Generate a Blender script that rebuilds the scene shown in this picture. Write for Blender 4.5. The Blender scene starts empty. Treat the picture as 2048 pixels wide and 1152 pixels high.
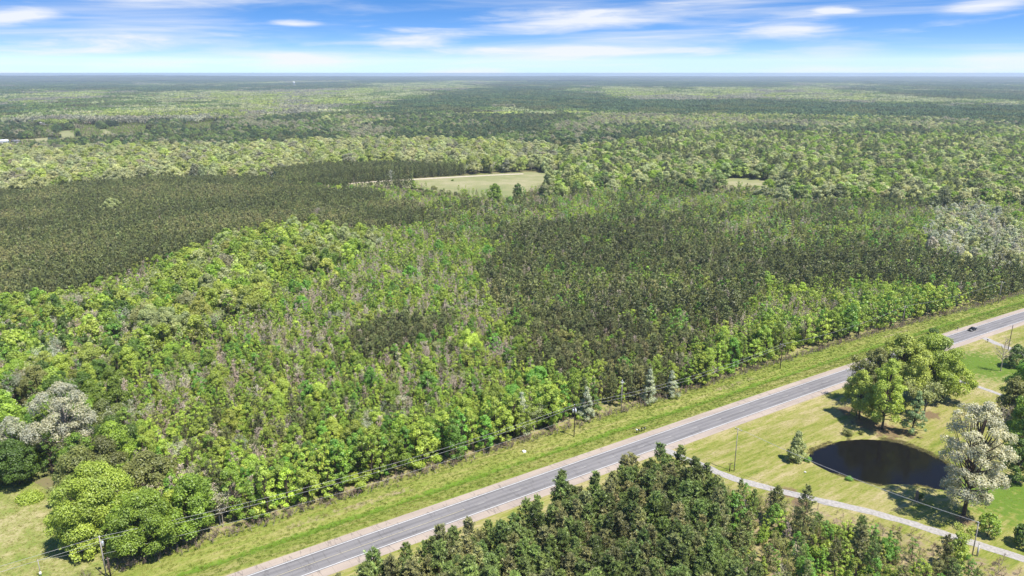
import bpy, bmesh, math, random
import numpy as np
from math import sin, cos, radians, atan, pi
from mathutils import Vector, Matrix

# ------------------------------------------------------------------ camera, sky, sun, exposure
scene = bpy.context.scene
COL = scene.collection
FPX, HORIZON, CAM_H = 1470.0, 146.0, 112.0            # lens in photo pixels, horizon row, drone height in metres
PITCH = atan((576.0 - HORIZON) / FPX)
cam_data = bpy.data.cameras.new('camera')
cam_data.sensor_width = 36.0
cam_data.lens = 36.0 * FPX / 2048.0
cam_data.clip_start = 1.0
cam_data.clip_end = 90000.0
cam = bpy.data.objects.new('camera', cam_data)
cam.location = (0, 0, CAM_H)
cam.rotation_euler = (pi / 2 - PITCH, 0, 0)
COL.objects.link(cam)
scene.camera = cam

SUN_EL, SUN_AZ = radians(64), math.atan2(0.80, -0.60)    # azimuth from +Y towards +X: behind the camera, to its right
world = bpy.data.worlds.new('World')
scene.world = world
world.use_nodes = True
SUN_STRENGTH, SKY_STRENGTH, EXPOSURE = 3.8, 0.12, 1.2
scene.view_settings.view_transform = 'Standard'
scene.view_settings.look = 'None'
scene.view_settings.exposure = EXPOSURE
scene.view_settings.gamma = 1.0
scene.view_settings.use_curve_mapping = False


def build_world():
    nt = world.node_tree
    nt.nodes.clear()
    N, L = nt.nodes.new, nt.links.new
    out = N('ShaderNodeOutputWorld')
    bg = N('ShaderNodeBackground')
    bg.inputs['Strength'].default_value = SKY_STRENGTH
    L(bg.outputs[0], out.inputs[0])
    tc = N('ShaderNodeTexCoord')
    sep = N('ShaderNodeSeparateXYZ')
    L(tc.outputs['Generated'], sep.inputs[0])
    # a clear, deep sky: the air thins quickly above the horizon (elevation is lifted smoothly, everywhere alike)
    def math_node(op, a, b=None):
        m = N('ShaderNodeMath'); m.operation = op
        for i, v in enumerate((a, b)):
            if v is None: continue
            if isinstance(v, (int, float)): m.inputs[i].default_value = v
            else: L(v, m.inputs[i])
        return m.outputs[0]
    z = math_node('MAXIMUM', sep.outputs['Z'], 0.0)
    lift = math_node('ADD', z, math_node('MULTIPLY', math_node('DIVIDE', z, math_node('ADD', z, 0.13)), 0.55))
    comb = N('ShaderNodeCombineXYZ')
    L(sep.outputs['X'], comb.inputs[0]); L(sep.outputs['Y'], comb.inputs[1]); L(math_node('MAXIMUM', lift, 0.075), comb.inputs[2])
    nrm = N('ShaderNodeVectorMath'); nrm.operation = 'NORMALIZE'
    L(comb.outputs[0], nrm.inputs[0])
    sky = N('ShaderNodeTexSky')
    sky.sky_type = 'NISHITA'
    sky.sun_disc = False
    sky.sun_elevation = SUN_EL
    sky.sun_rotation = SUN_AZ
    sky.altitude = 100
    sky.air_density = 1.0
    sky.dust_density = 0.15
    sky.ozone_density = 2.6
    L(nrm.outputs[0], sky.inputs[0])
    hsv = N('ShaderNodeHueSaturation')
    hsv.inputs['Hue'].default_value = 0.5
    hsv.inputs['Saturation'].default_value = 1.42
    hsv.inputs['Value'].default_value = 0.70
    L(sky.outputs[0], hsv.inputs['Color'])
    # streaky fair-weather clouds in the same direction space
    def cloud(scale, stretch, lo, hi, seed, detail=6, rough=0.55, shear=0.0, dist=0.4):
        mp = N('ShaderNodeMapping'); mp.vector_type = 'POINT'
        mp.inputs['Scale'].default_value = (scale, scale, scale * stretch)
        mp.inputs['Location'].default_value = (seed, seed * 1.7, seed * 0.3)
        cz = N('ShaderNodeCombineXYZ')
        L(sep.outputs['X'], cz.inputs[0]); L(sep.outputs['Y'], cz.inputs[1])
        L(math_node('ADD', z, math_node('MULTIPLY', sep.outputs['X'], shear)), cz.inputs[2])
        L(cz.outputs[0], mp.inputs[0])
        nz = N('ShaderNodeTexNoise')
        nz.inputs['Scale'].default_value = 1.0
        nz.inputs['Detail'].default_value = detail
        nz.inputs['Roughness'].default_value = rough
        nz.inputs['Distortion'].default_value = dist
        L(mp.outputs[0], nz.inputs['Vector'])
        r = N('ShaderNodeMapRange'); r.interpolation_type = 'SMOOTHSTEP'
        r.inputs['From Min'].default_value = lo
        r.inputs['From Max'].default_value = hi
        L(nz.outputs['Fac'], r.inputs['Value'])
        return r.outputs[0]
    c1 = cloud(5.0, 9.0, 0.60, 0.78, 3.1, shear=-0.03)
    c2 = cloud(3.0, 14.0, 0.44, 0.80, 7.7, shear=-0.02)
    # the cloud banks in view, by bearing and elevation; each a ragged streak
    mpn = N('ShaderNodeMapping'); mpn.inputs['Scale'].default_value = (8, 8, 70)
    L(tc.outputs['Generated'], mpn.inputs[0])
    nzz = N('ShaderNodeTexNoise'); nzz.inputs['Scale'].default_value = 1.0; nzz.inputs['Detail'].default_value = 8; nzz.inputs['Roughness'].default_value = 0.6; nzz.inputs['Distortion'].default_value = 0.5
    L(mpn.outputs[0], nzz.inputs['Vector'])
    rag = math_node('MULTIPLY', math_node('SUBTRACT', nzz.outputs['Fac'], 0.48), 4.8)
    az = math_node('ARCTAN2', sep.outputs['X'], sep.outputs['Y'])
    el = math_node('ARCSINE', sep.outputs['Z'])
    banks = [(270, 10, 230, 26, 0.0), (20, 60, 70, 14, -0.06), (200, 100, 220, 16, -0.06), (590, 59, 50, 6, 0), (830, 84, 105, 20, -0.05), (1150, 52, 220, 22, -0.03), (960, 106, 80, 8, 0), (1480, 8, 170, 12, -0.04),
             (1570, 66, 95, 20, -0.02), (1675, 42, 40, 7, 0), (1910, 10, 90, 10, -0.03), (1640, 112, 110, 16, -0.05), (1400, 108, 70, 10, -0.03), (300, 134, 90, 10, 0), (960, 144, 120, 8, 0), (1700, 142, 200, 8, 0), (1980, 38, 80, 14, -0.1), (2000, 130, 160, 14, -0.05), (1200, 108, 260, 14, 0.0), (600, 120, 300, 12, 0)]
    low = math_node('DIVIDE', 0.045, math_node('ADD', z, 0.045))      # thin veil, denser along longer paths near the horizon
    tot = math_node('ADD', math_node('MULTIPLY', c1, 0.35), math_node('ADD', math_node('MULTIPLY', c2, 0.40), math_node('MULTIPLY', low, math_node('ADD', math_node('MULTIPLY', c2, 0.5), 0.17))))
    for k, (bx, by, bw, bh, sl) in enumerate(banks):
        v_ = (576.0 - by) / FPX
        a0 = math.atan2((bx - 1024.0) / FPX, cos(PITCH) + v_ * sin(PITCH))
        e0 = (HORIZON - by) / FPX
        da = math_node('SUBTRACT', az, a0)
        de = math_node('SUBTRACT', math_node('SUBTRACT', el, e0), math_node('MULTIPLY', da, -sl))
        q = math_node('ADD', math_node('POWER', math_node('ABSOLUTE', math_node('DIVIDE', da, bw / FPX)), 2.0), math_node('POWER', math_node('ABSOLUTE', math_node('DIVIDE', de, bh / FPX)), 2.0))
        r = N('ShaderNodeMapRange'); r.interpolation_type = 'SMOOTHSTEP'
        r.inputs['From Min'].default_value = 1.7; r.inputs['From Max'].default_value = -0.9
        r.inputs['To Max'].default_value = 0.95 if by < 104 else 0.6
        L(math_node('ADD', q, rag), r.inputs['Value'])
        tot = math_node('ADD', tot, math_node('MULTIPLY', r.outputs[0], math_node('EXPONENT', math_node('MULTIPLY', q, -0.35))))
    tot = math_node('MINIMUM', tot, 0.93)
    mix = N('ShaderNodeMix'); mix.data_type = 'RGBA'
    L(tot, mix.inputs['Factor'])
    tn = N('ShaderNodeVectorMath'); tn.operation = 'MULTIPLY'; tn.inputs[1].default_value = (0.95, 0.865, 0.97)
    L(hsv.outputs[0], tn.inputs[0])
    L(tn.outputs[0], mix.inputs['A'])
    mix.inputs['B'].default_value = (3.35, 3.47, 3.70, 1)
    L(mix.outputs['Result'], bg.inputs['Color'])


build_world()
sun_data = bpy.data.lights.new('sun', 'SUN')
sun_data.energy = SUN_STRENGTH
sun_data.angle = radians(0.53)
sun_data.color = (1.0, 0.955, 0.88)
sun = bpy.data.objects.new('sun', sun_data)
to_sun = Vector((sin(SUN_AZ) * cos(SUN_EL), cos(SUN_AZ) * cos(SUN_EL), sin(SUN_EL)))
sun.rotation_euler = to_sun.to_track_quat('Z', 'Y').to_euler()
sun.location = (0, 0, 400)
COL.objects.link(sun)

cy = scene.cycles
cy.use_denoising = True
cy.denoising_prefilter = 'ACCURATE'
cy.max_bounces = 6
cy.diffuse_bounces = 3
cy.glossy_bounces = 2
cy.transmission_bounces = 4
cy.volume_bounces = 1
cy.transparent_max_bounces = 4
cy.caustics_reflective = False
cy.caustics_refractive = False
scene.render.use_persistent_data = False

RNG = np.random.default_rng(11)


# ------------------------------------------------------------------ helpers
def survey(px, py, z=0.0):
    """Photo pixel -> place on the level plane z, in metres."""
    u, v = (px - 1024.0) / FPX, (576.0 - py) / FPX
    d = (u, cos(PITCH) + v * sin(PITCH), -sin(PITCH) + v * cos(PITCH))
    t = (z - CAM_H) / d[2]
    return np.array((d[0] * t, d[1] * t))


def to_pixel(x, y, z):
    dz = z - CAM_H
    zc = y * cos(PITCH) - dz * sin(PITCH)
    yc = y * sin(PITCH) + dz * cos(PITCH)
    zc = np.maximum(zc, 1e-3)
    return 1024 + FPX * x / zc, 576 - FPX * yc / zc


def tree_height(bx, by, ty):
    g = survey(bx, by)
    zz = np.arange(1, 45, 0.1)
    _, py = to_pixel(g[0], g[1], zz)
    return float(zz[np.argmin(np.abs(py - ty))])


_f, _n = (survey(680, 1088.8), survey(1380, 845.7)), (survey(680, 1125), survey(1380, 873.5))      # both edge lines of the highway
ROAD_O = (_f[0] + _f[1] + _n[0] + _n[1]) / 4
ROAD_ANG = float(np.mean([math.atan2(*(b - a)[::-1]) for a, b in (_f, _n)]))
RD, RN = np.array((cos(ROAD_ANG), sin(ROAD_ANG))), np.array((-sin(ROAD_ANG), cos(ROAD_ANG)))


def bend(s):
    return -3.4 * (np.maximum(0, np.asarray(s, float) - 60) / 225.0) ** 2


def to_st(x, y):
    dx, dy = np.asarray(x) - ROAD_O[0], np.asarray(y) - ROAD_O[1]
    return dx * RD[0] + dy * RD[1], dx * RN[0] + dy * RN[1]


def from_st(s, t):
    return ROAD_O[0] + s * RD[0] + t * RN[0], ROAD_O[1] + s * RD[1] + t * RN[1]


def hash01(ix, iy, seed):
    h = (ix.astype(np.int64) * 374761393 + iy.astype(np.int64) * 668265263 + seed * 982451653) & 0x7fffffff
    h = (h ^ (h >> 13)) * 1274126177 & 0x7fffffff
    h = (h ^ (h >> 16)) & 0x7fffffff
    return (h % 100003) / 100003.0


def vnoise(x, y, scale, seed=0, octaves=2):
    x, y = np.asarray(x, float), np.asarray(y, float)
    tot, amp, norm = 0.0, 1.0, 0.0
    for o in range(octaves):
        fx, fy = x / scale, y / scale
        ix, iy = np.floor(fx), np.floor(fy)
        ux, uy = fx - ix, fy - iy
        ux, uy = ux * ux * (3 - 2 * ux), uy * uy * (3 - 2 * uy)
        a, b = hash01(ix, iy, seed + o), hash01(ix + 1, iy, seed + o)
        c, d = hash01(ix, iy + 1, seed + o), hash01(ix + 1, iy + 1, seed + o)
        tot = tot + amp * ((a * (1 - ux) + b * ux) * (1 - uy) + (c * (1 - ux) + d * ux) * uy)
        norm += amp
        amp *= 0.5
        scale *= 0.5
    return tot / norm


def in_poly(x, y, poly):
    inside = np.zeros(np.shape(x), bool)
    j = len(poly) - 1
    for i in range(len(poly)):
        xi, yi = poly[i]
        xj, yj = poly[j]
        c = ((yi > y) != (yj > y)) & (x < (xj - xi) * (y - yi) / (yj - yi + 1e-12) + xi)
        inside ^= c
        j = i
    return inside


def poly_dist(x, y, poly):
    """signed distance to a polygon, negative inside"""
    d = np.full(np.shape(x), 1e9)
    n = len(poly)
    for i in range(n):
        ax, ay = poly[i]
        bx, by = poly[(i + 1) % n]
        ex, ey = bx - ax, by - ay
        tt = np.clip(((x - ax) * ex + (y - ay) * ey) / (ex * ex + ey * ey + 1e-9), 0, 1)
        d = np.minimum(d, np.hypot(x - ax - tt * ex, y - ay - tt * ey))
    return np.where(in_poly(x, y, poly), -d, d)


def terrain(x, y):
    r = np.hypot(x, y)
    k = np.clip((r - 1300) / 3000, 0, 1)
    hill = (vnoise(x, y, 1500, 5, 2) - 0.5) * 16 * k
    far = np.clip((r - 9000) / 7000, 0, 1)
    left = np.clip((-x / np.maximum(y, 1) - 0.18) / 0.35, 0, 1)
    rough = np.round(vnoise(x, y, 1900, 19, 2) * 5) / 5 * 0.6 + vnoise(x, y, 2400, 9, 2) * 0.4
    return hill + far * (2 + 40 * rough) * (0.6 + 1.0 * left)


class Geo:
    """triangles with a material slot and a per-vertex variation value"""
    def __init__(self):
        self.v, self.f, self.m, self.a, self.n = [], [], [], [], 0

    def add(self, v, f, mat=0, var=0.5):
        v = np.asarray(v, float).reshape(-1, 3)
        f = np.asarray(f, int).reshape(-1, 3)
        self.v.append(v)
        self.f.append(f + self.n)
        self.m.append(np.full(len(f), mat))
        self.a.append(np.full(len(v), var) if np.isscalar(var) else np.asarray(var, float))
        self.n += len(v)

    def join(self, other, mat_shift=0):
        if other.n:
            self.v += other.v
            self.f += [f + self.n for f in other.f]
            self.m += [m + mat_shift for m in other.m]
            self.a += other.a
            self.n += other.n
        return self

    def mesh(self, name, mats, smooth=False):
        me = bpy.data.meshes.new(name)
        v = np.concatenate(self.v); f = np.concatenate(self.f); m = np.concatenate(self.m); a = np.concatenate(self.a)
        me.vertices.add(len(v)); me.vertices.foreach_set('co', v.astype(np.float32).ravel())
        me.loops.add(len(f) * 3); me.loops.foreach_set('vertex_index', f.astype(np.int32).ravel())
        me.polygons.add(len(f))
        me.polygons.foreach_set('loop_start', np.arange(0, len(f) * 3, 3, dtype=np.int32))
        me.polygons.foreach_set('loop_total', np.full(len(f), 3, dtype=np.int32))
        me.polygons.foreach_set('material_index', m.astype(np.int32))
        if smooth:
            me.polygons.foreach_set('use_smooth', np.ones(len(f), bool))
        at = me.attributes.new('var', 'FLOAT', 'POINT')
        at.data.foreach_set('value', a.astype(np.float32))
        for mt in mats:
            me.materials.append(mt)
        me.update(calc_edges=True)
        return me


def unit(v):
    return v / np.maximum(np.linalg.norm(v, axis=-1, keepdims=True), 1e-9)


def cards(g, P, Nn, size, rng, mat=0, var=0.5, aspect=0.62, bendf=0.22):
    """folded leaf sprays: rhombi of two triangles"""
    n = len(P)
    T = unit(np.cross(Nn, rng.normal(size=(n, 3))))
    B = np.cross(Nn, T)
    s = np.broadcast_to(np.asarray(size, float), (n,))[:, None]
    V = np.stack([P - T * s, P + B * s * aspect - Nn * s * bendf, P + T * s, P - B * s * aspect - Nn * s * bendf], 1).reshape(-1, 3)
    i = np.arange(n)[:, None] * 4
    F = np.concatenate([i + np.array([[0, 1, 2]]), i + np.array([[0, 2, 3]])], 0)
    vv = np.repeat(np.broadcast_to(np.asarray(var, float), (n,)), 4)
    g.add(V, F, mat, vv)


def blades(g, P, D, length, width, rng, mat=0, var=0.5, face=None):
    """thin pointed triangles from P along D"""
    n = len(P)
    S = unit(np.cross(D, rng.normal(size=(n, 3)) if face is None else face + rng.normal(size=(n, 3)) * 0.45))
    l = np.broadcast_to(np.asarray(length, float), (n,))[:, None]
    w = np.broadcast_to(np.asarray(width, float), (n,))[:, None]
    V = np.stack([P - S * w, P + S * w, P + D * l], 1).reshape(-1, 3)
    F = np.arange(n * 3).reshape(-1, 3)
    vv = np.repeat(np.broadcast_to(np.asarray(var, float), (n,)), 3)
    g.add(V, F, mat, vv)


def tube(g, pts, rad, sides=5, mat=0, var=0.5, cap=False):
    pts = np.asarray(pts, float)
    n = len(pts)
    d = np.gradient(pts, axis=0)
    d = unit(d)
    ref = np.array((0.0, 0.0, 1.0)) if abs(d[0][2]) < 0.9 else np.array((1.0, 0.0, 0.0))
    a = unit(np.cross(d, ref)); b = np.cross(d, a)
    ang = np.arange(sides) * 2 * pi / sides
    r = np.broadcast_to(np.asarray(rad, float), (n,))
    V = pts[:, None, :] + r[:, None, None] * (np.cos(ang)[None, :, None] * a[:, None, :] + np.sin(ang)[None, :, None] * b[:, None, :])
    F = []
    for i in range(n - 1):
        for k in range(sides):
            k2 = (k + 1) % sides
            p, q, rr, ss = i * sides + k, i * sides + k2, (i + 1) * sides + k2, (i + 1) * sides + k
            F += [(p, q, rr), (p, rr, ss)]
    V = V.reshape(-1, 3)
    if cap:
        V = np.concatenate([V, pts[:1], pts[-1:]])
        c0, c1 = n * sides, n * sides + 1
        for k in range(sides):
            k2 = (k + 1) % sides
            F.append((c0, k2, k)); F.append((c1, (n - 1) * sides + k, (n - 1) * sides + k2))
    g.add(V, F, mat, var)


def box(g, c, size, mat=0, rot=0.0):
    x, y, z = [s / 2 for s in size]
    V = np.array([(i * x, j * y, k * z) for k in (-1, 1) for j in (-1, 1) for i in (-1, 1)], float)
    cr, sr = cos(rot), sin(rot)
    V[:, :2] = V[:, :2] @ np.array([[cr, sr], [-sr, cr]])
    V += np.asarray(c)
    q = [(0, 2, 3, 1), (4, 5, 7, 6), (0, 1, 5, 4), (2, 6, 7, 3), (0, 4, 6, 2), (1, 3, 7, 5)]
    F = [t for a, b, cc, d in q for t in ((a, b, cc), (a, cc, d))]
    g.add(V, F, mat)


def prism(g, outline, y0, y1, mat=0):
    """outline in xz, extruded along y"""
    n = len(outline)
    V = [(x, y0, z) for x, z in outline] + [(x, y1, z) for x, z in outline]
    cx, cz = np.mean([p[0] for p in outline]), np.mean([p[1] for p in outline])
    V += [(cx, y0, cz), (cx, y1, cz)]
    F = []
    for i in range(n):
        j = (i + 1) % n
        F += [(i, j, n + j), (i, n + j, n + i), (2 * n, j, i), (2 * n + 1, n + i, n + j)]
    g.add(V, F, mat)


def link(name, data, parent=None, loc=None, rotz=None, **props):
    o = bpy.data.objects.new(name, data)
    COL.objects.link(o)
    if parent is not None:
        o.parent = parent
    if loc is not None:
        o.location = loc
    if rotz is not None:
        o.rotation_euler = (0, 0, rotz)
    for k, v in props.items():
        o[k] = v
    return o


def part(name, g, mats, parent, smooth=False, **props):
    return link(name, g.mesh(name, mats if isinstance(mats, (list, tuple)) else [mats], smooth), parent, **props)


# ------------------------------------------------------------------ materials
def new_mat(name):
    m = bpy.data.materials.new(name)
    m.use_nodes = True
    nt = m.node_tree
    nt.nodes.clear()
    out = nt.nodes.new('ShaderNodeOutputMaterial')
    return m, nt, nt.nodes.new, nt.links.new, out


def plain(name, col, rough=0.7, metal=0.0, noise=0.0, scale=3.0, spec=0.3, bump=0.0):
    m, nt, N, L, out = new_mat(name)
    b = N('ShaderNodeBsdfPrincipled')
    b.inputs['Base Color'].default_value = (*col, 1)
    b.inputs['Roughness'].default_value = rough
    b.inputs['Metallic'].default_value = metal
    b.inputs['Specular IOR Level'].default_value = spec
    if noise:
        tc = N('ShaderNodeTexCoord')
        nz = N('ShaderNodeTexNoise'); nz.inputs['Scale'].default_value = scale; nz.inputs['Detail'].default_value = 5
        L(tc.outputs['Object'], nz.inputs['Vector'])
        r = N('ShaderNodeMapRange')
        r.inputs['From Min'].default_value = 0.3; r.inputs['From Max'].default_value = 0.7
        r.inputs['To Min'].default_value = 1 - noise; r.inputs['To Max'].default_value = 1 + noise
        L(nz.outputs['Fac'], r.inputs['Value'])
        mx = N('ShaderNodeVectorMath'); mx.operation = 'SCALE'
        mx.inputs[0].default_value = col
        L(r.outputs[0], mx.inputs['Scale'])
        L(mx.outputs[0], b.inputs['Base Color'])
        if bump:
            bp = N('ShaderNodeBump'); bp.inputs['Strength'].default_value = bump
            L(nz.outputs['Fac'], bp.inputs['Height']); L(bp.outputs[0], b.inputs['Normal'])
    L(b.outputs[0], out.inputs[0])
    return m


def foliage(name, trans=0.3, lo=0.72, hi=1.28, warm=(1.10, 1.0, 0.80), cool=(0.92, 1.0, 1.02), gloss=0.0):
    """colour from the tree's own tint, varied spray by spray"""
    m, nt, N, L, out = new_mat(name)
    at = N('ShaderNodeAttribute'); at.attribute_type = 'INSTANCER'; at.attribute_name = 'tint'
    va = N('ShaderNodeAttribute'); va.attribute_type = 'GEOMETRY'; va.attribute_name = 'var'
    mc = N('ShaderNodeMix'); mc.data_type = 'RGBA'
    mc.inputs['A'].default_value = (cool[0] * lo, cool[1] * lo, cool[2] * lo, 1)
    mc.inputs['B'].default_value = (warm[0] * hi, warm[1] * hi, warm[2] * hi, 1)
    L(va.outputs['Fac'], mc.inputs['Factor'])
    mul = N('ShaderNodeVectorMath'); mul.operation = 'MULTIPLY'
    L(at.outputs['Color'], mul.inputs[0]); L(mc.outputs['Result'], mul.inputs[1])
    d = N('ShaderNodeBsdfDiffuse'); t = N('ShaderNodeBsdfTranslucent')
    L(mul.outputs[0], d.inputs['Color'])
    tm = N('ShaderNodeVectorMath'); tm.operation = 'MULTIPLY'; tm.inputs[1].default_value = (1.15, 1.1, 0.6)
    L(mul.outputs[0], tm.inputs[0]); L(tm.outputs[0], t.inputs['Color'])
    mx = N('ShaderNodeMixShader'); mx.inputs[0].default_value = trans
    L(d.outputs[0], mx.inputs[1]); L(t.outputs[0], mx.inputs[2])
    last = mx
    if gloss:
        gl = N('ShaderNodeBsdfGlossy'); gl.inputs['Roughness'].default_value = 0.45
        gl.inputs['Color'].default_value = (1, 1, 1, 1)
        m2 = N('ShaderNodeMixShader'); m2.inputs[0].default_value = gloss
        L(mx.outputs[0], m2.inputs[1]); L(gl.outputs[0], m2.inputs[2]); last = m2
    L(last.outputs[0], out.inputs[0])
    return m


def ground_mat(name, stops, s_along=1.0, scales=(0.035, 0.25, 2.5), weights=(0.5, 0.3, 0.2), litter=None, bump=0.4, stretch=(1, 1, 1)):
    """stops: colour ramp over mixed noise; litter: (attribute, colour) blended where the sheet's own attribute says so"""
    m, nt, N, L, out = new_mat(name)
    tc = N('ShaderNodeTexCoord')
    acc = None
    for sc, w in zip(scales, weights):
        mp = N('ShaderNodeMapping'); mp.inputs['Scale'].default_value = (sc * stretch[0], sc * stretch[1], sc)
        L(tc.outputs['Object'], mp.inputs[0])
        nz = N('ShaderNodeTexNoise'); nz.inputs['Scale'].default_value = 1; nz.inputs['Detail'].default_value = 4; nz.inputs['Roughness'].default_value = 0.6
        L(mp.outputs[0], nz.inputs['Vector'])
        mu = N('ShaderNodeMath'); mu.operation = 'MULTIPLY_ADD'; mu.inputs[1].default_value = w
        L(nz.outputs['Fac'], mu.inputs[0])
        if acc is not None:
            L(acc, mu.inputs[2])
        else:
            mu.inputs[2].default_value = 0.0
        acc = mu.outputs[0]
    rp = N('ShaderNodeValToRGB')
    els = rp.color_ramp.elements
    while len(els) < len(stops):
        els.new(0.5)
    for e, (p, c) in zip(els, stops):
        e.position = p; e.color = (*c, 1)
    L(acc, rp.inputs[0])
    col = rp.outputs[0]
    for attr, c in (litter or ()):
        va = N('ShaderNodeAttribute'); va.attribute_name = attr
        nz2 = N('ShaderNodeTexNoise'); nz2.inputs['Scale'].default_value = 0.6; nz2.inputs['Detail'].default_value = 5
        L(tc.outputs['Object'], nz2.inputs['Vector'])
        k = N('ShaderNodeMath'); k.operation = 'MULTIPLY_ADD'; k.inputs[1].default_value = 1.4; k.inputs[2].default_value = -0.7
        L(nz2.outputs['Fac'], k.inputs[0])
        ad = N('ShaderNodeMath'); ad.operation = 'ADD'
        L(va.outputs['Fac'], ad.inputs[0]); L(k.outputs[0], ad.inputs[1])
        rg = N('ShaderNodeMapRange'); rg.interpolation_type = 'SMOOTHSTEP'
        rg.inputs['From Min'].default_value = 0.3; rg.inputs['From Max'].default_value = 0.75
        L(ad.outputs[0], rg.inputs['Value'])
        mx = N('ShaderNodeMix'); mx.data_type = 'RGBA'
        L(rg.outputs[0], mx.inputs['Factor']); L(col, mx.inputs['A']); mx.inputs['B'].default_value = (*c, 1)
        col = mx.outputs['Result']
    b = N('ShaderNodeBsdfPrincipled')
    b.inputs['Roughness'].default_value = 0.9
    b.inputs['Specular IOR Level'].default_value = 0.1
    L(col, b.inputs['Base Color'])
    bp = N('ShaderNodeBump'); bp.inputs['Strength'].default_value = bump; bp.inputs['Distance'].default_value = 0.3
    L(acc, bp.inputs['Height']); L(bp.outputs[0], b.inputs['Normal'])
    L(b.outputs[0], out.inputs[0])
    return m


def asphalt_mat(name, base, dark, track=None, joint=0.0):
    m, nt, N, L, out = new_mat(name)
    tc = N('ShaderNodeTexCoord')
    n1 = N('ShaderNodeTexNoise'); n1.inputs['Scale'].default_value = 1.0; n1.inputs['Detail'].default_value = 6
    mp = N('ShaderNodeMapping'); mp.inputs['Scale'].default_value = (0.06, 0.5, 1)
    L(tc.outputs['Object'], mp.inputs[0]); L(mp.outputs[0], n1.inputs['Vector'])
    mix = N('ShaderNodeMix'); mix.data_type = 'RGBA'
    mix.inputs['A'].default_value = (*dark, 1); mix.inputs['B'].default_value = (*base, 1)
    rg = N('ShaderNodeMapRange'); rg.inputs['From Min'].default_value = 0.35; rg.inputs['From Max'].default_value = 0.6
    L(n1.outputs['Fac'], rg.inputs['Value']); L(rg.outputs[0], mix.inputs['Factor'])
    col = mix.outputs['Result']
    if track:      # polished wheel tracks along both lanes: a lighter wear stripe
        sp = N('ShaderNodeSeparateXYZ'); L(tc.outputs['UV'], sp.inputs[0])
        wv = N('ShaderNodeMath'); wv.operation = 'SINE'
        mu = N('ShaderNodeMath'); mu.operation = 'MULTIPLY'; mu.inputs[1].default_value = 2 * pi / 1.75
        L(sp.outputs['Y'], mu.inputs[0]); L(mu.outputs[0], wv.inputs[0])
        r2 = N('ShaderNodeMapRange'); r2.inputs['From Min'].default_value = -1; r2.inputs['To Max'].default_value = 0.55
        L(wv.outputs[0], r2.inputs['Value'])
        m2 = N('ShaderNodeMix'); m2.data_type = 'RGBA'
        L(r2.outputs[0], m2.inputs['Factor']); L(col, m2.inputs['A']); m2.inputs['B'].default_value = (*track, 1)
        col = m2.outputs['Result']
    n2 = N('ShaderNodeTexNoise'); n2.inputs['Scale'].default_value = 9; n2.inputs['Detail'].default_value = 4
    L(tc.outputs['Object'], n2.inputs['Vector'])
    r3 = N('ShaderNodeMapRange'); r3.inputs['From Min'].default_value = 0.25; r3.inputs['From Max'].default_value = 0.75
    r3.inputs['To Min'].default_value = 0.86; r3.inputs['To Max'].default_value = 1.12
    L(n2.outputs['Fac'], r3.inputs['Value'])
    sc = N('ShaderNodeVectorMath'); sc.operation = 'SCALE'
    L(col, sc.inputs[0]); L(r3.outputs[0], sc.inputs['Scale'])
    col = sc.outputs[0]
    if joint:      # thin dark cracks running across
        vo = N('ShaderNodeTexNoise'); vo.inputs['Scale'].default_value = 1.0; vo.inputs['Detail'].default_value = 3
        mp2 = N('ShaderNodeMapping'); mp2.inputs['Scale'].default_value = (0.35, 0.05, 1)
        L(tc.outputs['Object'], mp2.inputs[0]); L(mp2.outputs[0], vo.inputs['Vector'])
        ab = N('ShaderNodeMath'); ab.operation = 'SUBTRACT'; ab.inputs[1].default_value = 0.5
        L(vo.outputs['Fac'], ab.inputs[0])
        a2 = N('ShaderNodeMath'); a2.operation = 'ABSOLUTE'; L(ab.outputs[0], a2.inputs[0])
        r4 = N('ShaderNodeMapRange'); r4.inputs['From Min'].default_value = 0.0; r4.inputs['From Max'].default_value = 0.012
        r4.inputs['To Min'].default_value = joint; r4.inputs['To Max'].default_value = 0.0
        L(a2.outputs[0], r4.inputs['Value'])
        m4 = N('ShaderNodeMix'); m4.data_type = 'RGBA'
        L(r4.outputs[0], m4.inputs['Factor']); L(col, m4.inputs['A']); m4.inputs['B'].default_value = (0.06, 0.055, 0.05, 1)
        col = m4.outputs['Result']
    b = N('ShaderNodeBsdfPrincipled'); b.inputs['Roughness'].default_value = 0.85; b.inputs['Specular IOR Level'].default_value = 0.25
    L(col, b.inputs['Base Color'])
    L(b.outputs[0], out.inputs[0])
    return m


M = {}
M['leaf'] = foliage('leaf_spray', 0.38, 0.74, 1.27, (1.0, 1.0, 0.78), (0.93, 1.0, 1.0), gloss=0.025)
M['needle'] = foliage('pine_needle', 0.2, 0.5, 1.55, (1.03, 1.0, 0.78), (0.95, 1.0, 1.0), gloss=0.04)
M['twig'] = foliage('bare_twig', 0.05, 0.7, 1.3, (1.05, 1.0, 0.95), (0.97, 1.0, 1.05))
M['bark'] = plain('bark', (0.085, 0.06, 0.045), 0.9, noise=0.35, scale=2)
M['pale_bark'] = plain('pale_bark', (0.34, 0.30, 0.26), 0.9, noise=0.25, scale=2)
M['pine_bark'] = plain('pine_bark', (0.10, 0.062, 0.042), 0.9, noise=0.35, scale=2)
M['stump'] = plain('stump_bark', (0.20, 0.15, 0.11), 0.9, noise=0.3, scale=2)
M['wood_dark'] = plain('creosote_pole_wood', (0.075, 0.05, 0.04), 0.85, noise=0.3, scale=3)
M['wood_grey'] = plain('weathered_pole_wood', (0.30, 0.27, 0.24), 0.85, noise=0.25, scale=3)
M['steel'] = plain('galvanised_steel', (0.55, 0.57, 0.60), 0.4, 0.6, noise=0.08)
M['ceramic'] = plain('insulator', (0.7, 0.72, 0.74), 0.25)
M['wire'] = plain('cable', (0.34, 0.34, 0.33), 0.5, 0.2)
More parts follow.
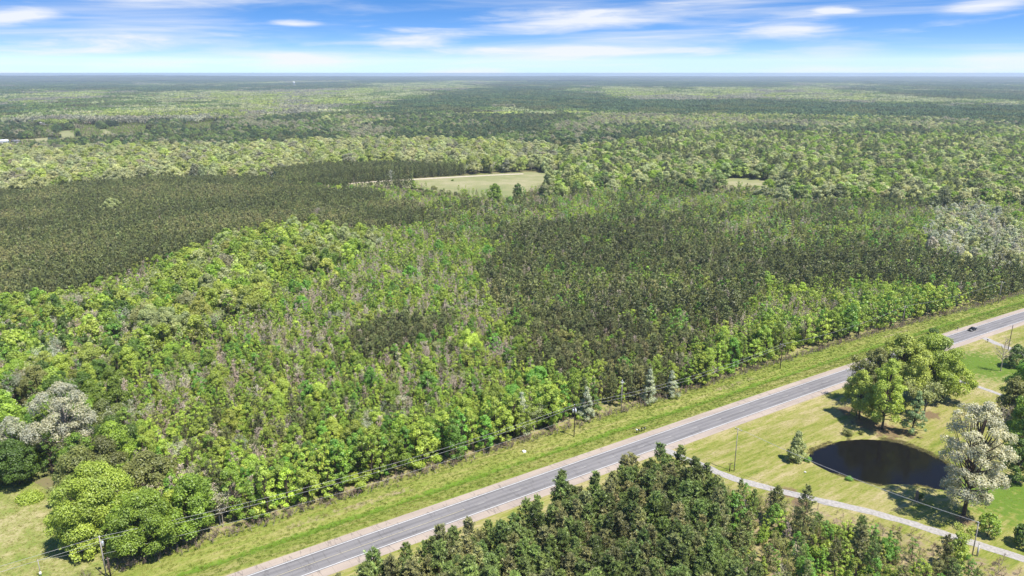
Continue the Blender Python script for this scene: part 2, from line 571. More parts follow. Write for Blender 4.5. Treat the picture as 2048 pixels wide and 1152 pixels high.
M['black'] = plain('black_paint', (0.012, 0.012, 0.013), 0.4)
M['white'] = plain('white_paint', (0.75, 0.75, 0.73), 0.5, noise=0.06)
M['glass'] = plain('dark_glass', (0.02, 0.025, 0.03), 0.06, spec=0.6)
M['rubber'] = plain('tyre_rubber', (0.015, 0.015, 0.015), 0.8)
M['car'] = plain('dark_car_paint', (0.02, 0.019, 0.018), 0.22, 0.3, spec=0.6)
M['lamp'] = plain('lamp_lens', (0.6, 0.6, 0.58), 0.15)
M['tail'] = plain('tail_lens', (0.25, 0.01, 0.01), 0.2)
M['line'] = plain('line_paint', (0.62, 0.61, 0.58), 0.7, noise=0.14, scale=1.2)
M['faded'] = plain('faded_line_paint', (0.34, 0.325, 0.295), 0.8, noise=0.3, scale=1.5)
M['yellow'] = plain('yellow_line_paint', (0.40, 0.35, 0.22), 0.7, noise=0.25, scale=0.8)
M['stone'] = plain('pale_stone', (0.5, 0.48, 0.43), 0.9, noise=0.2)
M['floor'] = ground_mat('forest_floor', [(0.34, (0.09, 0.10, 0.03)), (0.46, (0.16, 0.135, 0.07)), (0.56, (0.13, 0.16, 0.04)), (0.68, (0.24, 0.19, 0.12))])
M['verge'] = ground_mat('verge_grass', [(0.37, (0.115, 0.160, 0.024)), (0.46, (0.170, 0.205, 0.038)), (0.53, (0.225, 0.225, 0.062)), (0.63, (0.30, 0.265, 0.115))],
                        scales=(0.05, 0.5, 3.0), weights=(0.34, 0.42, 0.24), stretch=(0.16, 1.5, 1), litter=[('lush', (0.105, 0.175, 0.018)), ('dry', (0.25, 0.20, 0.12))], bump=0.4)
M['lawn'] = ground_mat('lawn_grass', [(0.40, (0.120, 0.155, 0.022)), (0.47, (0.190, 0.200, 0.042)), (0.53, (0.255, 0.230, 0.085)), (0.61, (0.34, 0.28, 0.15))],
                       scales=(0.05, 0.35, 2.2), weights=(0.34, 0.38, 0.28), stretch=(0.24, 1.5, 1), litter=[('lush', (0.095, 0.155, 0.018)), ('dry', (0.24, 0.185, 0.115)), ('litter', (0.155, 0.11, 0.06))], bump=0.6)
M['meadow'] = ground_mat('meadow_grass', [(0.40, (0.13, 0.19, 0.03)), (0.5, (0.21, 0.22, 0.065)), (0.6, (0.35, 0.30, 0.16))], scales=(0.04, 0.25, 2), litter=[('lush', (0.08, 0.16, 0.015))])
M['pasture'] = ground_mat('pasture_grass', [(0.3, (0.12, 0.16, 0.05)), (0.5, (0.22, 0.22, 0.10)), (0.66, (0.33, 0.29, 0.18))], scales=(0.012, 0.06, 0.5))
M['dirt'] = plain('pale_dirt', (0.42, 0.36, 0.28), 0.95, noise=0.2, scale=0.4)
M['gravel'] = plain('gravel', (0.30, 0.28, 0.255), 0.95, noise=0.22, scale=1.6, bump=0.5)
M['asphalt'] = asphalt_mat('asphalt', (0.170, 0.162, 0.160), (0.122, 0.117, 0.116), track=(0.225, 0.212, 0.206), joint=0.4)
M['shoulder'] = asphalt_mat('shoulder_paving', (0.345, 0.285, 0.230), (0.285, 0.235, 0.195), joint=0.5)


def water_mat():
    m, nt, N, L, out = new_mat('pond_water')
    b = N('ShaderNodeBsdfPrincipled')
    b.inputs['Base Color'].default_value = (0.006, 0.0055, 0.005, 1)
    b.inputs['Roughness'].default_value = 0.06
    b.inputs['IOR'].default_value = 1.333
    b.inputs['Specular IOR Level'].default_value = 0.2
    tc = N('ShaderNodeTexCoord'); nz = N('ShaderNodeTexNoise')
    nz.inputs['Scale'].default_value = 1.6; nz.inputs['Detail'].default_value = 4
    L(tc.outputs['Object'], nz.inputs['Vector'])
    bp = N('ShaderNodeBump'); bp.inputs['Strength'].default_value = 0.12; bp.inputs['Distance'].default_value = 0.2
    L(nz.outputs['Fac'], bp.inputs['Height']); L(bp.outputs[0], b.inputs['Normal'])
    L(b.outputs[0], out.inputs[0])
    return m


M['water'] = water_mat()


# ------------------------------------------------------------------ setting: ground sheets, road, pond
def sheet(name, xs, ys, zf, mat, attrs=None, loc=(0, 0, 0), rotz=0.0, keep=None, uv=None, **props):
    """grid mesh over xs x ys with height zf(X, Y)"""
    X, Y = np.meshgrid(xs, ys)
    Z = zf(X, Y)
    nx, ny = len(xs), len(ys)
    V = np.stack([X, Y, Z], -1).reshape(-1, 3)
    i, j = np.meshgrid(np.arange(nx - 1), np.arange(ny - 1))
    a = (j * nx + i).ravel()
    Q = np.stack([a, a + 1, a + nx + 1, a + nx], 1)
    if keep is not None:
        Q = Q[keep(V[Q].mean(1)[:, 0], V[Q].mean(1)[:, 1])]
    me = bpy.data.meshes.new(name)
    me.vertices.add(len(V)); me.vertices.foreach_set('co', V.astype(np.float32).ravel())
    me.loops.add(len(Q) * 4); me.loops.foreach_set('vertex_index', Q.astype(np.int32).ravel())
    me.polygons.add(len(Q))
    me.polygons.foreach_set('loop_start', np.arange(0, len(Q) * 4, 4, dtype=np.int32))
    me.polygons.foreach_set('loop_total', np.full(len(Q), 4, dtype=np.int32))
    me.polygons.foreach_set('use_smooth', np.ones(len(Q), bool))
    for k, fn in (attrs or {}).items():
        at = me.attributes.new(k, 'FLOAT', 'POINT')
        at.data.foreach_set('value', np.asarray(fn(X, Y), np.float32).ravel())
    if uv is not None:
        ul = me.uv_layers.new(name='UVMap')
        uvs = uv(V[Q.ravel()])
        ul.data.foreach_set('uv', uvs.astype(np.float32).ravel())
    me.materials.append(mat)
    me.update(calc_edges=True)
    o = link(name, me, loc=loc, rotz=rotz, kind='structure', **props)
    return o


RO = (float(ROAD_O[0]), float(ROAD_O[1]), 0.0)
FOREST_EDGE_T = 24.0


def corridor(x, y):
    s, t = to_st(x, y)
    return (s > -215) & (s < 430) & (t > -138) & (t < 22)


def ground_z(X, Y):
    return terrain(X, Y) - 2.6 * corridor(X, Y) - 0.03


gx = np.unique(np.concatenate([-np.geomspace(650, 25000, 26)[::-1], np.arange(-640, 641, 8), np.geomspace(650, 25000, 26)]))
gy = np.unique(np.concatenate([[-400, -250, -150], np.arange(-100, 760, 8), np.geomspace(770, 23500, 44)]))
sheet('ground', gx, gy, ground_z, M['floor'], label='forest floor of leaf litter and brush under the woods')

s_road = np.arange(-260, 521, 4.0)


def strip(name, t0, t1, z0, z1, mat, s=s_road, n=2, zf=None, **props):
    ts = np.linspace(t0, t1, n)
    xs = s
    X, T = np.meshgrid(xs, ts)
    def zfun(A, B):
        w = (B - t0) / (t1 - t0)
        return z0 + (z1 - z0) * w
    o = sheet(name, xs, ts, zfun, mat, loc=RO, rotz=ROAD_ANG, uv=lambda v: v[:, :2], **props)
    me = o.data
    co = np.empty(len(me.vertices) * 3, np.float32); me.vertices.foreach_get('co', co)
    co = co.reshape(-1, 3); co[:, 1] += bend(co[:, 0]); me.vertices.foreach_set('co', co.ravel())
    return o


def road_z(t):
    return 0.16 - 0.018 * abs(t)


road = strip('road', -3.75, 3.75, 0.10, 0.10, M['asphalt'], label='two-lane asphalt highway running through the woods')
for nm, a, b in (('edge_line', 3.30, 3.46), ('edge_line', -3.46, -3.30)):
    o = strip(nm, a, b, 0.106, 0.106, M['line'])
    o.parent = road; o.location = (0, 0, 0); o.rotation_euler = (0, 0, 0); del o['kind']
ctr = strip('centre_line', -0.28, -0.15, 0.106, 0.106, M['yellow'], s=np.arange(-260, -24.9, 5.0))
ctr.parent = road; ctr.location = (0, 0, 0); ctr.rotation_euler = (0, 0, 0); del ctr['kind']
g = Geo(); box(g, (0, 0, 0), (3.2, 0.14, 0.008)); dash_me = g.mesh('dash', [M['faded']])
for k, s0 in enumerate(np.arange(-20, 400, 11.6)):
    d = link('dash', dash_me, road, loc=(s0, float(bend(s0)), 0.104))
    d.rotation_euler = (0, 0, float(np.arctan2(bend(s0 + 1.5) - bend(s0 - 1.5), 3.0)))
strip('road_shoulder', 3.74, 6.35, 0.095, 0.06, M['shoulder'], label='pinkish paved shoulder along the north side of the highway')
strip('road_shoulder', -6.5, -3.74, 0.06, 0.095, M['shoulder'], label='cracked pinkish paved shoulder along the south side of the highway')

# verge with its ditch, north of the road
def verge_z(S, T):
    d = T
    z = np.interp(d, [6, 8, 11.5, 13.2, 15, 18.5, 30], [0.05, 0.0, -0.45, -0.85, -0.45, 0.04, 0.06])
    return z + (vnoise(S, T, 3.0, 31) - 0.5) * 0.22 * np.clip((d - 6.4) / 2, 0, 1)


vs = np.arange(-230, 440, 1.6)
vt = np.concatenate([np.arange(6.1, 12, 0.8), np.arange(12, 15.6, 0.45), np.arange(16, 30, 0.9)])
verge = sheet('verge', vs, vt, verge_z, M['verge'], loc=RO, rotz=ROAD_ANG,
              attrs={'lush': lambda S, T: np.maximum(np.exp(-((T - 13.2) / 1.6) ** 2) * (0.55 + 0.5 * vnoise(S, T, 20, 3)), 0.62 * np.clip((S - 150) / 60, 0, 1) * vnoise(S, T, 9, 33)),
                     'dry': lambda S, T: np.clip((T - 22.5) / 5, 0, 0.5) + 0.55 * np.exp(-((T - 17.5) / 1.5) ** 2) * (vnoise(S, T, 26, 8) > 0.55)},
              label='grassy highway verge with a shallow ditch in front of the forest')
me = verge.data
co = np.empty(len(me.vertices) * 3, np.float32); me.vertices.foreach_get('co', co)
co = co.reshape(-1, 3); co[:, 1] += bend(co[:, 0]); me.vertices.foreach_set('co', co.ravel())

# pond outline and lawn south of the road
PZ = [(770, 470), (800, 430), (880, 400), (960, 375), (1080, 365), (1200, 370), (1300, 385), (1400, 420), (1480, 455), (1545, 485), (1585, 515), (1600, 565),
      (1590, 625), (1565, 658), (1500, 650), (1400, 630), (1340, 624), (1290, 622), (1240, 625), (1180, 630), (1100, 615), (1020, 595), (960, 575), (900, 555), (850, 530), (800, 500)]
WATER_Z = -0.75
pond_xy = [survey(1348 + a / 2.88, 752 + b / 2.88, WATER_Z) for a, b in PZ]
pond_st = [tuple(float(v) for v in to_st(*p)) for p in pond_xy]


def lawn_z(S, T):
    z = np.interp(-T, [6, 8, 10.5, 13, 17, 200], [0.05, -0.02, -0.32, -0.25, 0.0, 0.0])
    d = poly_dist(S, T, pond_st)
    z = z + np.interp(d, [-3, -0.6, 0.0, 0.9, 2.2, 50], [-1.9, -1.15, -0.80, -0.25, 0.0, 0.0])
    return z + (vnoise(S, T, 4.0, 41) - 0.5) * 0.12 * np.clip((-T - 7) / 3, 0, 1)


CLUMP = np.array(to_st(*survey(1765, 848)))
LITTER = [(1700, 822, 5), (1735, 848, 6), (1775, 862, 6), (1815, 866, 4), (1860, 830, 4), (1575, 985, 3.5), (1600, 1005, 3), (1930, 1040, 3)]
LITTER_ST = [(np.array(to_st(*survey(a, b))), r) for a, b, r in LITTER]


def litter_at(S, T):
    k = np.zeros(np.shape(S))
    for c, r in LITTER_ST:
        k = np.maximum(k, np.exp(-(((S - c[0]) ** 2 + (T - c[1]) ** 2) / r ** 2)))
    return k


def lush_at(S, T):
    c = np.array(to_st(*survey(1965, 730))); e = np.array(to_st(*survey(2010, 990)))
    return 0.85 * np.exp(-(((S - c[0]) ** 2 + (T - c[1]) ** 2) / 22 ** 2)) + 0.8 * np.exp(-(((S - e[0]) ** 2 + (T - e[1]) ** 2) / 20 ** 2))


DRIVE_PX = [(1330, 900), (1378, 918), (1420, 938), (1460, 956), (1540, 977), (1640, 1001), (1750, 1026), (1850, 1055), (1950, 1087), (2048, 1118), (2150, 1152), (2300, 1200)]
drive_xy = np.array([survey(*p) for p in DRIVE_PX])


def below_drive(S, T):
    """brushy ground on the camera side of the gravel drive"""
    ds, dt = to_st(drive_xy[:, 0], drive_xy[:, 1])
    o = np.argsort(-dt)
    lim = np.interp(-T, -dt[o], ds[o])
    return np.clip((lim - S - 2.0) / 5, 0, 1) * np.clip((-T - 24) / 6, 0, 1) * 0.5


ls = np.arange(-215, 431, 1.5)
lt = np.concatenate([np.arange(-140, -100, 3.0), np.arange(-100, -6.2, 1.1), [-6.2]])
lawn = sheet('lawn', ls, lt, lawn_z, M['lawn'], attrs={'litter': litter_at, 'lush': lush_at, 'dry': below_drive}, loc=RO, rotz=ROAD_ANG,
             label='mown lawn around the pond south of the highway')
me = lawn.data
co = np.empty(len(me.vertices) * 3, np.float32); me.vertices.foreach_get('co', co)
co = co.reshape(-1, 3); co[:, 1] += bend(co[:, 0]) * np.interp(-co[:, 1], [6, 30], [1, 0]); me.vertices.foreach_set('co', co.ravel())

cen = np.mean(pond_st, axis=0)
g = Geo()
ring = np.array(pond_st)
out = ring + unit(ring - cen) * 1.3
V = [(p[0], p[1], 0) for p in out] + [(cen[0], cen[1], 0)]
n = len(out)
g.add(V, [(n, i, (i + 1) % n) for i in range(n)])
pond = part('pond_water', g, M['water'], None, kind='structure', label='dark still water of the small oval pond')
pond.location = (RO[0], RO[1], WATER_Z); pond.rotation_euler = (0, 0, ROAD_ANG)


def surface_z(x, y):
    s, t = to_st(np.asarray(x, float), np.asarray(y, float))
    t2 = t - bend(s)
    z = np.where((t2 < -6.3) & (t > -139) & (s > -214) & (s < 429), lawn_z(s, np.where(t < -30, t, t2)), 0.0)
    z = np.where((t2 > 6.3) & (t2 < 29), verge_z(s, t2), z)
    z = np.where(np.abs(t2) <= 6.3, 0.06, z)
    return z + terrain(x, y)


def ribbon(name, xy, width, mat, dz=0.05, step=2.0, jit=0.13, seed=1, flat=None, **props):
    xy = np.asarray(xy, float)
    d = np.concatenate([[0], np.cumsum(np.hypot(*np.diff(xy, axis=0).T))])
    u = np.arange(0, d[-1], step)
    # smooth path
    px, py = np.interp(u, d, xy[:, 0]), np.interp(u, d, xy[:, 1])
    for _ in range(6):
        px[1:-1] = (px[:-2] + px[1:-1] * 2 + px[2:]) / 4
        py[1:-1] = (py[:-2] + py[1:-1] * 2 + py[2:]) / 4
    tx, ty = np.gradient(px), np.gradient(py)
    l = np.hypot(tx, ty); tx, ty = tx / l, ty / l
    rng = np.random.default_rng(seed)
    ws = []
    nw = 5
    for k in range(nw):
        off = (k / (nw - 1) - 0.5) * width
        jj = rng.normal(0, jit, len(u)) if k in (0, nw - 1) else 0
        ws.append((px - ty * (off + jj), py + tx * (off + jj)))
    V = []
    for k, (a, b) in enumerate(ws):
        z = (surface_z(a, b) if flat is None else flat) + dz - (0.06 if k in (0, nw - 1) else 0)
        V.append(np.stack([a, b, np.broadcast_to(z, a.shape)], 1))
    m_ = len(u)
    V = np.concatenate(V)
    F = []
    for k in range(nw - 1):
        for i in range(m_ - 1):
            a, b, c, e = k * m_ + i, k * m_ + i + 1, (k + 1) * m_ + i + 1, (k + 1) * m_ + i
            F += [(a, b, c), (a, c, e)]
    g = Geo(); g.add(V, F)
    return part(name, g, mat, None, True, kind='structure', **props)


ribbon('gravel_drive', drive_xy, 2.9, M['gravel'], dz=0.09, label='pale gravel drive curving past the pond')
ribbon('concrete_path', [survey(*p) for p in ((1846, 735), (1880, 748), (1915, 762), (1960, 774), (2030, 800), (2100, 830))], 2.0, M['gravel'], dz=0.09, seed=2, label='pale gravel path crossing the far lawn behind the tree clump')
ribbon('side_drive', [survey(*p) for p in ((1968, 676), (1990, 684), (2020, 698), (2060, 715), (2120, 745))], 3.2, M['gravel'], dz=0.09, seed=3, label='short pale drive leaving the highway beside the dead snag')


def field(name, px, mat, z=0.02, rot=0.0, attrs=None, **props):
    poly = [survey(*p) for p in px]
    g = Geo()
    c = np.mean(poly, axis=0)
    ctr = terrain(c[0], c[1])
    n = len(poly)
    V = [(p[0], p[1], float(terrain(p[0], p[1])) + z) for p in poly] + [(c[0], c[1], float(ctr) + z)]
    g.add(V, [(n, i, (i + 1) % n) for i in range(n)])
    return part(name, g, mat, None, kind='structure', **props)


LEFT_MEADOW = [(-160, 960), (0, 968), (62, 962), (112, 990), (150, 1035), (185, 1065), (215, 1100), (205, 1150), (190, 1210), (-200, 1210)]
field('meadow', LEFT_MEADOW, M['meadow'], 0.10, label='pale dry meadow beside the big oak')
CLEARING = [(650, 373), (760, 361), (860, 355), (960, 349), (1050, 344), (1120, 347), (1145, 358), (1120, 374), (1075, 386), (1020, 398), (960, 396), (915, 388), (868, 383), (800, 374), (720, 374)]
field('pasture', CLEARING, M['pasture'], 0.05, label='pale green pasture clearing in the middle distance')
ribbon('dirt_track', [survey(*p) for p in ((640, 371), (690, 367.5), (760, 362.5), (850, 357.5), (940, 352.5), (1000, 349.5), (1050, 347.5))], 7.0, M['dirt'], dz=0.12, step=8, seed=5, label='pale dirt track along the pine plantation')
SMALL_CLEARING = [(1420, 360), (1460, 356), (1520, 359), (1550, 367), (1535, 382), (1450, 380)]
field('glade', SMALL_CLEARING, M['pasture'], 0.05, label='small green glade among the trees')
LEFT_FIELDS = [[(-60, 288), (0, 283), (90, 276), (150, 268), (150, 282), (70, 294), (-60, 304)], [(118, 262), (200, 259), (300, 255), (300, 268), (190, 275), (120, 272)], [(250, 246), (300, 243), (300, 252), (240, 256)], [(372, 238), (425, 236), (430, 250), (385, 254)],
               [(110, 250), (160, 247), (165, 256), (110, 258)]]
for i, px in enumerate(LEFT_FIELDS):
    field('pasture', px, M['pasture'], 0.3, label=['green pasture below the white farmhouse', 'pale pasture beside the distant pond', 'small paddock before the brown farmhouses', 'grass lot beside the long white mobile home', 'grass lot between dark oaks'][i])


# ------------------------------------------------------------------ trees: builders return (trunk geometry, crown geometry)
UP = np.array((0.0, 0.0, 1.0))


def rand_dirs(rng, n):
    return unit(rng.normal(size=(n, 3)))


def broad_tree(seed, H, R, base, lumps, leaf, dens, lod=0, profile='oval', limb_r=1.0, lump=1.0):
    """hardwood: lumps of leaf sprays carried on limbs"""
    rng = np.random.default_rng(seed)
    trunk, crown = Geo(), Geo()
    lean = rng.normal(0, 0.03, 2)
    top = 0.82 * H
    zz = np.linspace(0, top, 6)
    wob = np.cumsum(rng.normal(0, 0.012 * H, (6, 2)), 0) * (zz / top)[:, None]
    tp = np.stack([wob[:, 0] + lean[0] * zz, wob[:, 1] + lean[1] * zz, zz - 0.2], 1)
    r0 = 0.016 * H * limb_r + 0.02
    tube(trunk, tp, np.linspace(r0, r0 * 0.25, 6), 6 if lod == 0 else 3)
    h0 = base * H
    ga, ph1, ph2 = rng.uniform(0, 6.28, 3)
    for k in range(lumps):
        u = (k + 0.5) / lumps
        u = np.clip(u + rng.normal(0, 0.05), 0.02, 0.99)
        if profile == 'oval':
            pr = np.sqrt(max(0.03, 1 - (2 * u - 0.85) ** 2 / 1.35))
        elif profile == 'spread':
            pr = 0.45 + 0.55 * np.sin(pi * min(1, u * 1.05)) * rng.uniform(0.6, 1.15)
        elif profile == 'dome':
            pr = np.sqrt(max(0.02, 1 - u ** 2.2)) * (0.75 + 0.25 * min(1, u * 4))
        else:
            pr = max(0.12, (1 - u) ** 0.75 * 1.05)
        ga += 2.399 + rng.normal(0, 0.35)
        pr *= 1 + 0.20 * sin(2 * ga + ph1) + 0.14 * sin(3 * ga + ph2)
        rl = R * lump * rng.uniform(0.24, 0.52) * (0.7 + 0.3 * pr)
        rad = max(0.0, R * pr - rl * 0.75) * rng.uniform(0.65, 1.12)
        zc = h0 + u * (H - h0 - rl * 0.55)
        c = np.array((cos(ga) * rad, sin(ga) * rad, zc))
        tz = np.clip(zc * rng.uniform(0.5, 0.8), 0.15 * H, top)
        st = np.array((np.interp(tz, zz, tp[:, 0]), np.interp(tz, zz, tp[:, 1]), tz))
        c[:2] += st[:2] * 0.8
        if lod == 0:
            midp = (st + c) / 2 + np.array((0, 0, -0.08 * np.linalg.norm(c - st))) + rng.normal(0, 0.1, 3)
            tube(trunk, [st, midp, c], [r0 * 0.42, r0 * 0.28, r0 * 0.10], 4)
        n = max(4, int(dens * rl * rl / (leaf * leaf)))
        D = rand_dirs(rng, n * 2)
        outw = np.array((c[0], c[1], 0.0)); outw = outw / (np.linalg.norm(outw) + 1e-6)
        score = D @ (outw * 0.55 + UP * 0.65) + rng.uniform(-0.9, 0.9, n * 2)
        D = D[np.argsort(-score)[:n]]
        rr = rl * rng.uniform(0.62, 1.08, n) * (1 + 0.18 * np.sin(D[:, 0] * 5 + k) * np.cos(D[:, 1] * 6 + k * 2))
        P = c + D * rr[:, None] * np.array((1, 1, 0.82))
        Nn = unit(D * 0.9 + UP * 0.45 + rng.normal(size=(n, 3)) * 0.55)
        lv = rng.uniform(0.15, 0.75)
        cards(crown, P, Nn, leaf * rng.uniform(0.6, 1.25, n), rng, 0, np.clip(lv + rng.normal(0, 0.22, n), 0, 1))
    return trunk, crown


def pine_tree(seed, H, R, base, nb, tufts, length, width, lod=0, k=7, profile=0.62):
    rng = np.random.default_rng(seed)
    trunk, crown = Geo(), Geo()
    zz = np.linspace(0, H * 0.97, 7)
    wob = np.cumsum(rng.normal(0, 0.006 * H, (7, 2)), 0)
    tp = np.stack([wob[:, 0], wob[:, 1], zz - 0.2], 1)
    r0 = 0.011 * H + 0.02
    tube(trunk, tp, np.linspace(r0, 0.03, 7), 6 if lod == 0 else 3)
    P, D, L, VV, FC = [], [], [], [], []
    a = rng.uniform(0, 6)
    for b in range(nb):
        u = (b + rng.uniform(0, 1)) / nb
        z = H * (base + (0.97 - base) * u)
        a += 2.399 + rng.normal(0, 0.4)
        ln = R * (1 - u) ** profile * min(1.0, 0.6 + 2.2 * u) * rng.uniform(0.65, 1.12) + 0.25
        el = np.interp(u, [0, 0.5, 1], [0.0, 0.35, 0.95]) + rng.normal(0, 0.12)
        d = np.array((cos(a) * cos(el), sin(a) * cos(el), sin(el)))
        st = np.array((np.interp(z, zz, tp[:, 0]), np.interp(z, zz, tp[:, 1]), z))
        tip = st + d * ln + UP * 0.10 * ln
        if lod == 0:
            tube(trunk, [st, st + d * ln * 0.55, tip], [0.05, 0.035, 0.012], 3)
        nt = max(2, int(tufts * (0.4 + 0.6 * ln / R)))
        bv = rng.uniform(0.1, 0.75)
        for _ in range(nt):
            f = rng.uniform(0.30, 1.03) ** 0.7
            p = st + (tip - st) * f + rng.normal(0, 0.13 * ln * 0.5 + 0.06, 3) * np.array((1, 1, 0.7))
            dd = unit(d[None, :] * 0.55 + UP * 0.5 + rng.normal(size=(k, 3)) * 0.75)
            fc = unit(np.array((d[0], d[1], 0.0)) + UP * 0.55)
            P.append(np.repeat(p[None, :], k, 0)); D.append(dd); FC.append(np.repeat(fc[None, :], k, 0))
            L.append(length * rng.uniform(0.7, 1.2, k)); VV.append(np.clip(bv + (f - 0.7) * 0.5 + rng.normal(0, 0.2) + rng.normal(0, 0.12, k), 0, 1))
    P, D, L, VV, FC = map(np.concatenate, (P, D, L, VV, FC))
    blades(crown, P, D, L, width, rng, 0, VV, FC)
    return trunk, crown


def bare_tree(seed, H, R, nb, lod=0, buds=160, thick=1.0, leafy=0.0):
    """leafless sapling: upright stems with fine twigs and swelling buds"""
    rng = np.random.default_rng(seed)
    trunk, crown = Geo(), Geo()
    zz = np.linspace(0, H * 0.92, 5)
    wob = np.cumsum(rng.normal(0, 0.012 * H, (5, 2)), 0)
    tp = np.stack([wob[:, 0], wob[:, 1], zz - 0.1], 1)
    r0 = (0.008 * H + 0.015) * thick
    tube(trunk, tp, np.linspace(r0, 0.025, 5), 4)
    P, D, L, W = [], [], [], []
    ends = []
    for b in range(nb):
        u = rng.uniform(0.28, 0.97)
        z = H * 0.92 * u
        a = rng.uniform(0, 2 * pi)
        el = rng.uniform(0.55, 1.15)
        ln = R * 1.5 * (1.15 - u) * rng.uniform(0.6, 1.2) + 0.3
        d = np.array((cos(a) * cos(el), sin(a) * cos(el), sin(el)))
        st = np.array((np.interp(z, zz, tp[:, 0]), np.interp(z, zz, tp[:, 1]), z))
        P.append(st); D.append(d); L.append(ln); W.append(0.035 * thick + 0.012 * ln)
        for _ in range(7 if lod == 0 else 4):
            f = rng.uniform(0.25, 0.98)
            d2 = unit(d + rng.normal(0, 0.45, 3) + UP * 0.25)
            p2 = st + d * ln * f
            l2 = ln * rng.uniform(0.25, 0.5)
            P.append(p2); D.append(d2); L.append(l2); W.append(0.022 * thick + 0.01)
            ends.append(p2 + d2 * l2 * rng.uniform(0.4, 1))
    P, D = np.array(P), np.array(D)
    blades(crown, P, D, np.array(L), np.array(W), rng, 0, rng.uniform(0.2, 0.8, len(P)))
    ends = np.array(ends)
    if buds:
        idx = rng.integers(0, len(ends), buds)
        pp = ends[idx] + rng.normal(0, 0.14, (buds, 3))
        cards(crown, pp, rand_dirs(rng, buds), rng.uniform(0.06, 0.14, buds) * (1 + leafy), rng, 0, rng.uniform(0.2, 1, buds))
    return trunk, crown


def airy_tree(seed, H, R, lod=0, n_end=70, leaf=0.34, per=9, limb_w=1.0, base=0.28, column=False):
    """open-crowned tree, pale limbs showing, small bunches of blossom or young leaf at the branch ends"""
    rng = np.random.default_rng(seed)
    trunk, crown = Geo(), Geo()
    fork = base * H
    r0 = 0.018 * H * limb_w
    tube(trunk, [(0, 0, -0.2), (rng.normal(0, .1), rng.normal(0, .1), fork * 0.6), (0, 0, fork)], [r0, r0 * 0.85, r0 * 0.7], 6 if lod == 0 else 4)
    tips = []
    nl = 6 if lod == 0 else 4
    if column:
        nl = 22
        tube(trunk, [(0, 0, fork), (0.1, 0.1, H * 0.5), (0, 0, H * 0.9)], [r0 * 0.7, r0 * 0.45, r0 * 0.1], 6)
    for k in range(nl):
        a = k * (2.399 if column else 2 * pi / nl) + rng.normal(0, 0.3)
        el = rng.uniform(0.6, 1.35)
        ln = (H - fork) * rng.uniform(0.62, 0.9)
        d = np.array((cos(a) * cos(el), sin(a) * cos(el), sin(el)))
        st = np.array((0, 0, fork * rng.uniform(0.75, 1.0)))
        e = st + d * ln * np.array((R / (H * 0.42), R / (H * 0.42), 0.85))
        if column:
            u = (k + 0.5) / nl
            st = np.array((0, 0, fork + (H * 0.88 - fork) * u))
            el = 0.15 + 0.9 * u
            ln = R * (0.72 + 0.42 * sin(pi * min(1, u * 1.15 + 0.1))) * (1.0 - 0.35 * u) * rng.uniform(0.75, 1.1)
            d = np.array((cos(a) * cos(el), sin(a) * cos(el), sin(el)))
            e = st + d * ln
        m = (st + e) / 2 + rng.normal(0, 0.05 * (R if column else H), 3)
        tube(trunk, [st, m, e], [r0 * 0.55, r0 * 0.34, r0 * 0.1], 4)
        for _ in range(n_end // nl):
            f = rng.uniform(0.3, 1.0)
            p = (st * (1 - f) ** 2 + 2 * m * f * (1 - f) + e * f * f)
            d2 = unit(d * 0.6 + rng.normal(0, 0.7, 3) + UP * 0.35)
            l2 = R * rng.uniform(0.22, 0.55) * (1.2 - 0.4 * f)
            q = p + d2 * l2
            if lod == 0:
                tube(trunk, [p, (p + q) / 2 + rng.normal(0, 0.08, 3), q], [r0 * 0.16, r0 * 0.1, r0 * 0.03], 3)
            tips.append((q, l2)); tips.append(((p + q) / 2, l2 * 0.7))
    for q, l2 in tips:
        n = max(2, int(per * rng.uniform(0.5, 1.4)))
        P = q + np.clip(rng.normal(0, 0.33 * max(l2, leaf * 1.5), (n, 3)), -0.62 * l2 - leaf, 0.62 * l2 + leaf) * np.array((1, 1, 0.75))
        cards(crown, P, unit(rng.normal(size=(n, 3)) * 0.7 + UP * 0.6), leaf * rng.uniform(0.55, 1.2, n), rng, 0, np.clip(rng.normal(0.5, 0.25, n), 0, 1))
    return trunk, crown


def shrub(seed, H, R, leaf=0.2, dens=7.0):
    rng = np.random.default_rng(seed)
    trunk, crown = Geo(), Geo()
    for k in range(5):
        a = rng.uniform(0, 6.28)
        tube(trunk, [(0, 0, -0.1), (cos(a) * R * 0.3, sin(a) * R * 0.3, H * 0.45), (cos(a) * R * 0.55, sin(a) * R * 0.55, H * 0.8)], [0.05, 0.035, 0.01], 3)
    for k in range(7):
        a = k * 2.4
        rl = R * rng.uniform(0.38, 0.6)
        c = np.array((cos(a) * (R - rl) * rng.uniform(0.4, 1.1), sin(a) * (R - rl) * rng.uniform(0.4, 1.1), H * rng.uniform(0.3, 0.72)))
        n = int(dens * rl * rl / leaf ** 2)
        D = rand_dirs(rng, n)
        P = c + D * (rl * rng.uniform(0.6, 1.1, n))[:, None] * np.array((1, 1, 0.8)); P[:, 2] = np.abs(P[:, 2])
        cards(crown, P, unit(D + UP * 0.4 + rng.normal(size=(n, 3)) * 0.5), leaf * rng.uniform(0.6, 1.2, n), rng, 0, np.clip(rng.normal(0.5, 0.24, n), 0, 1))
    return trunk, crown


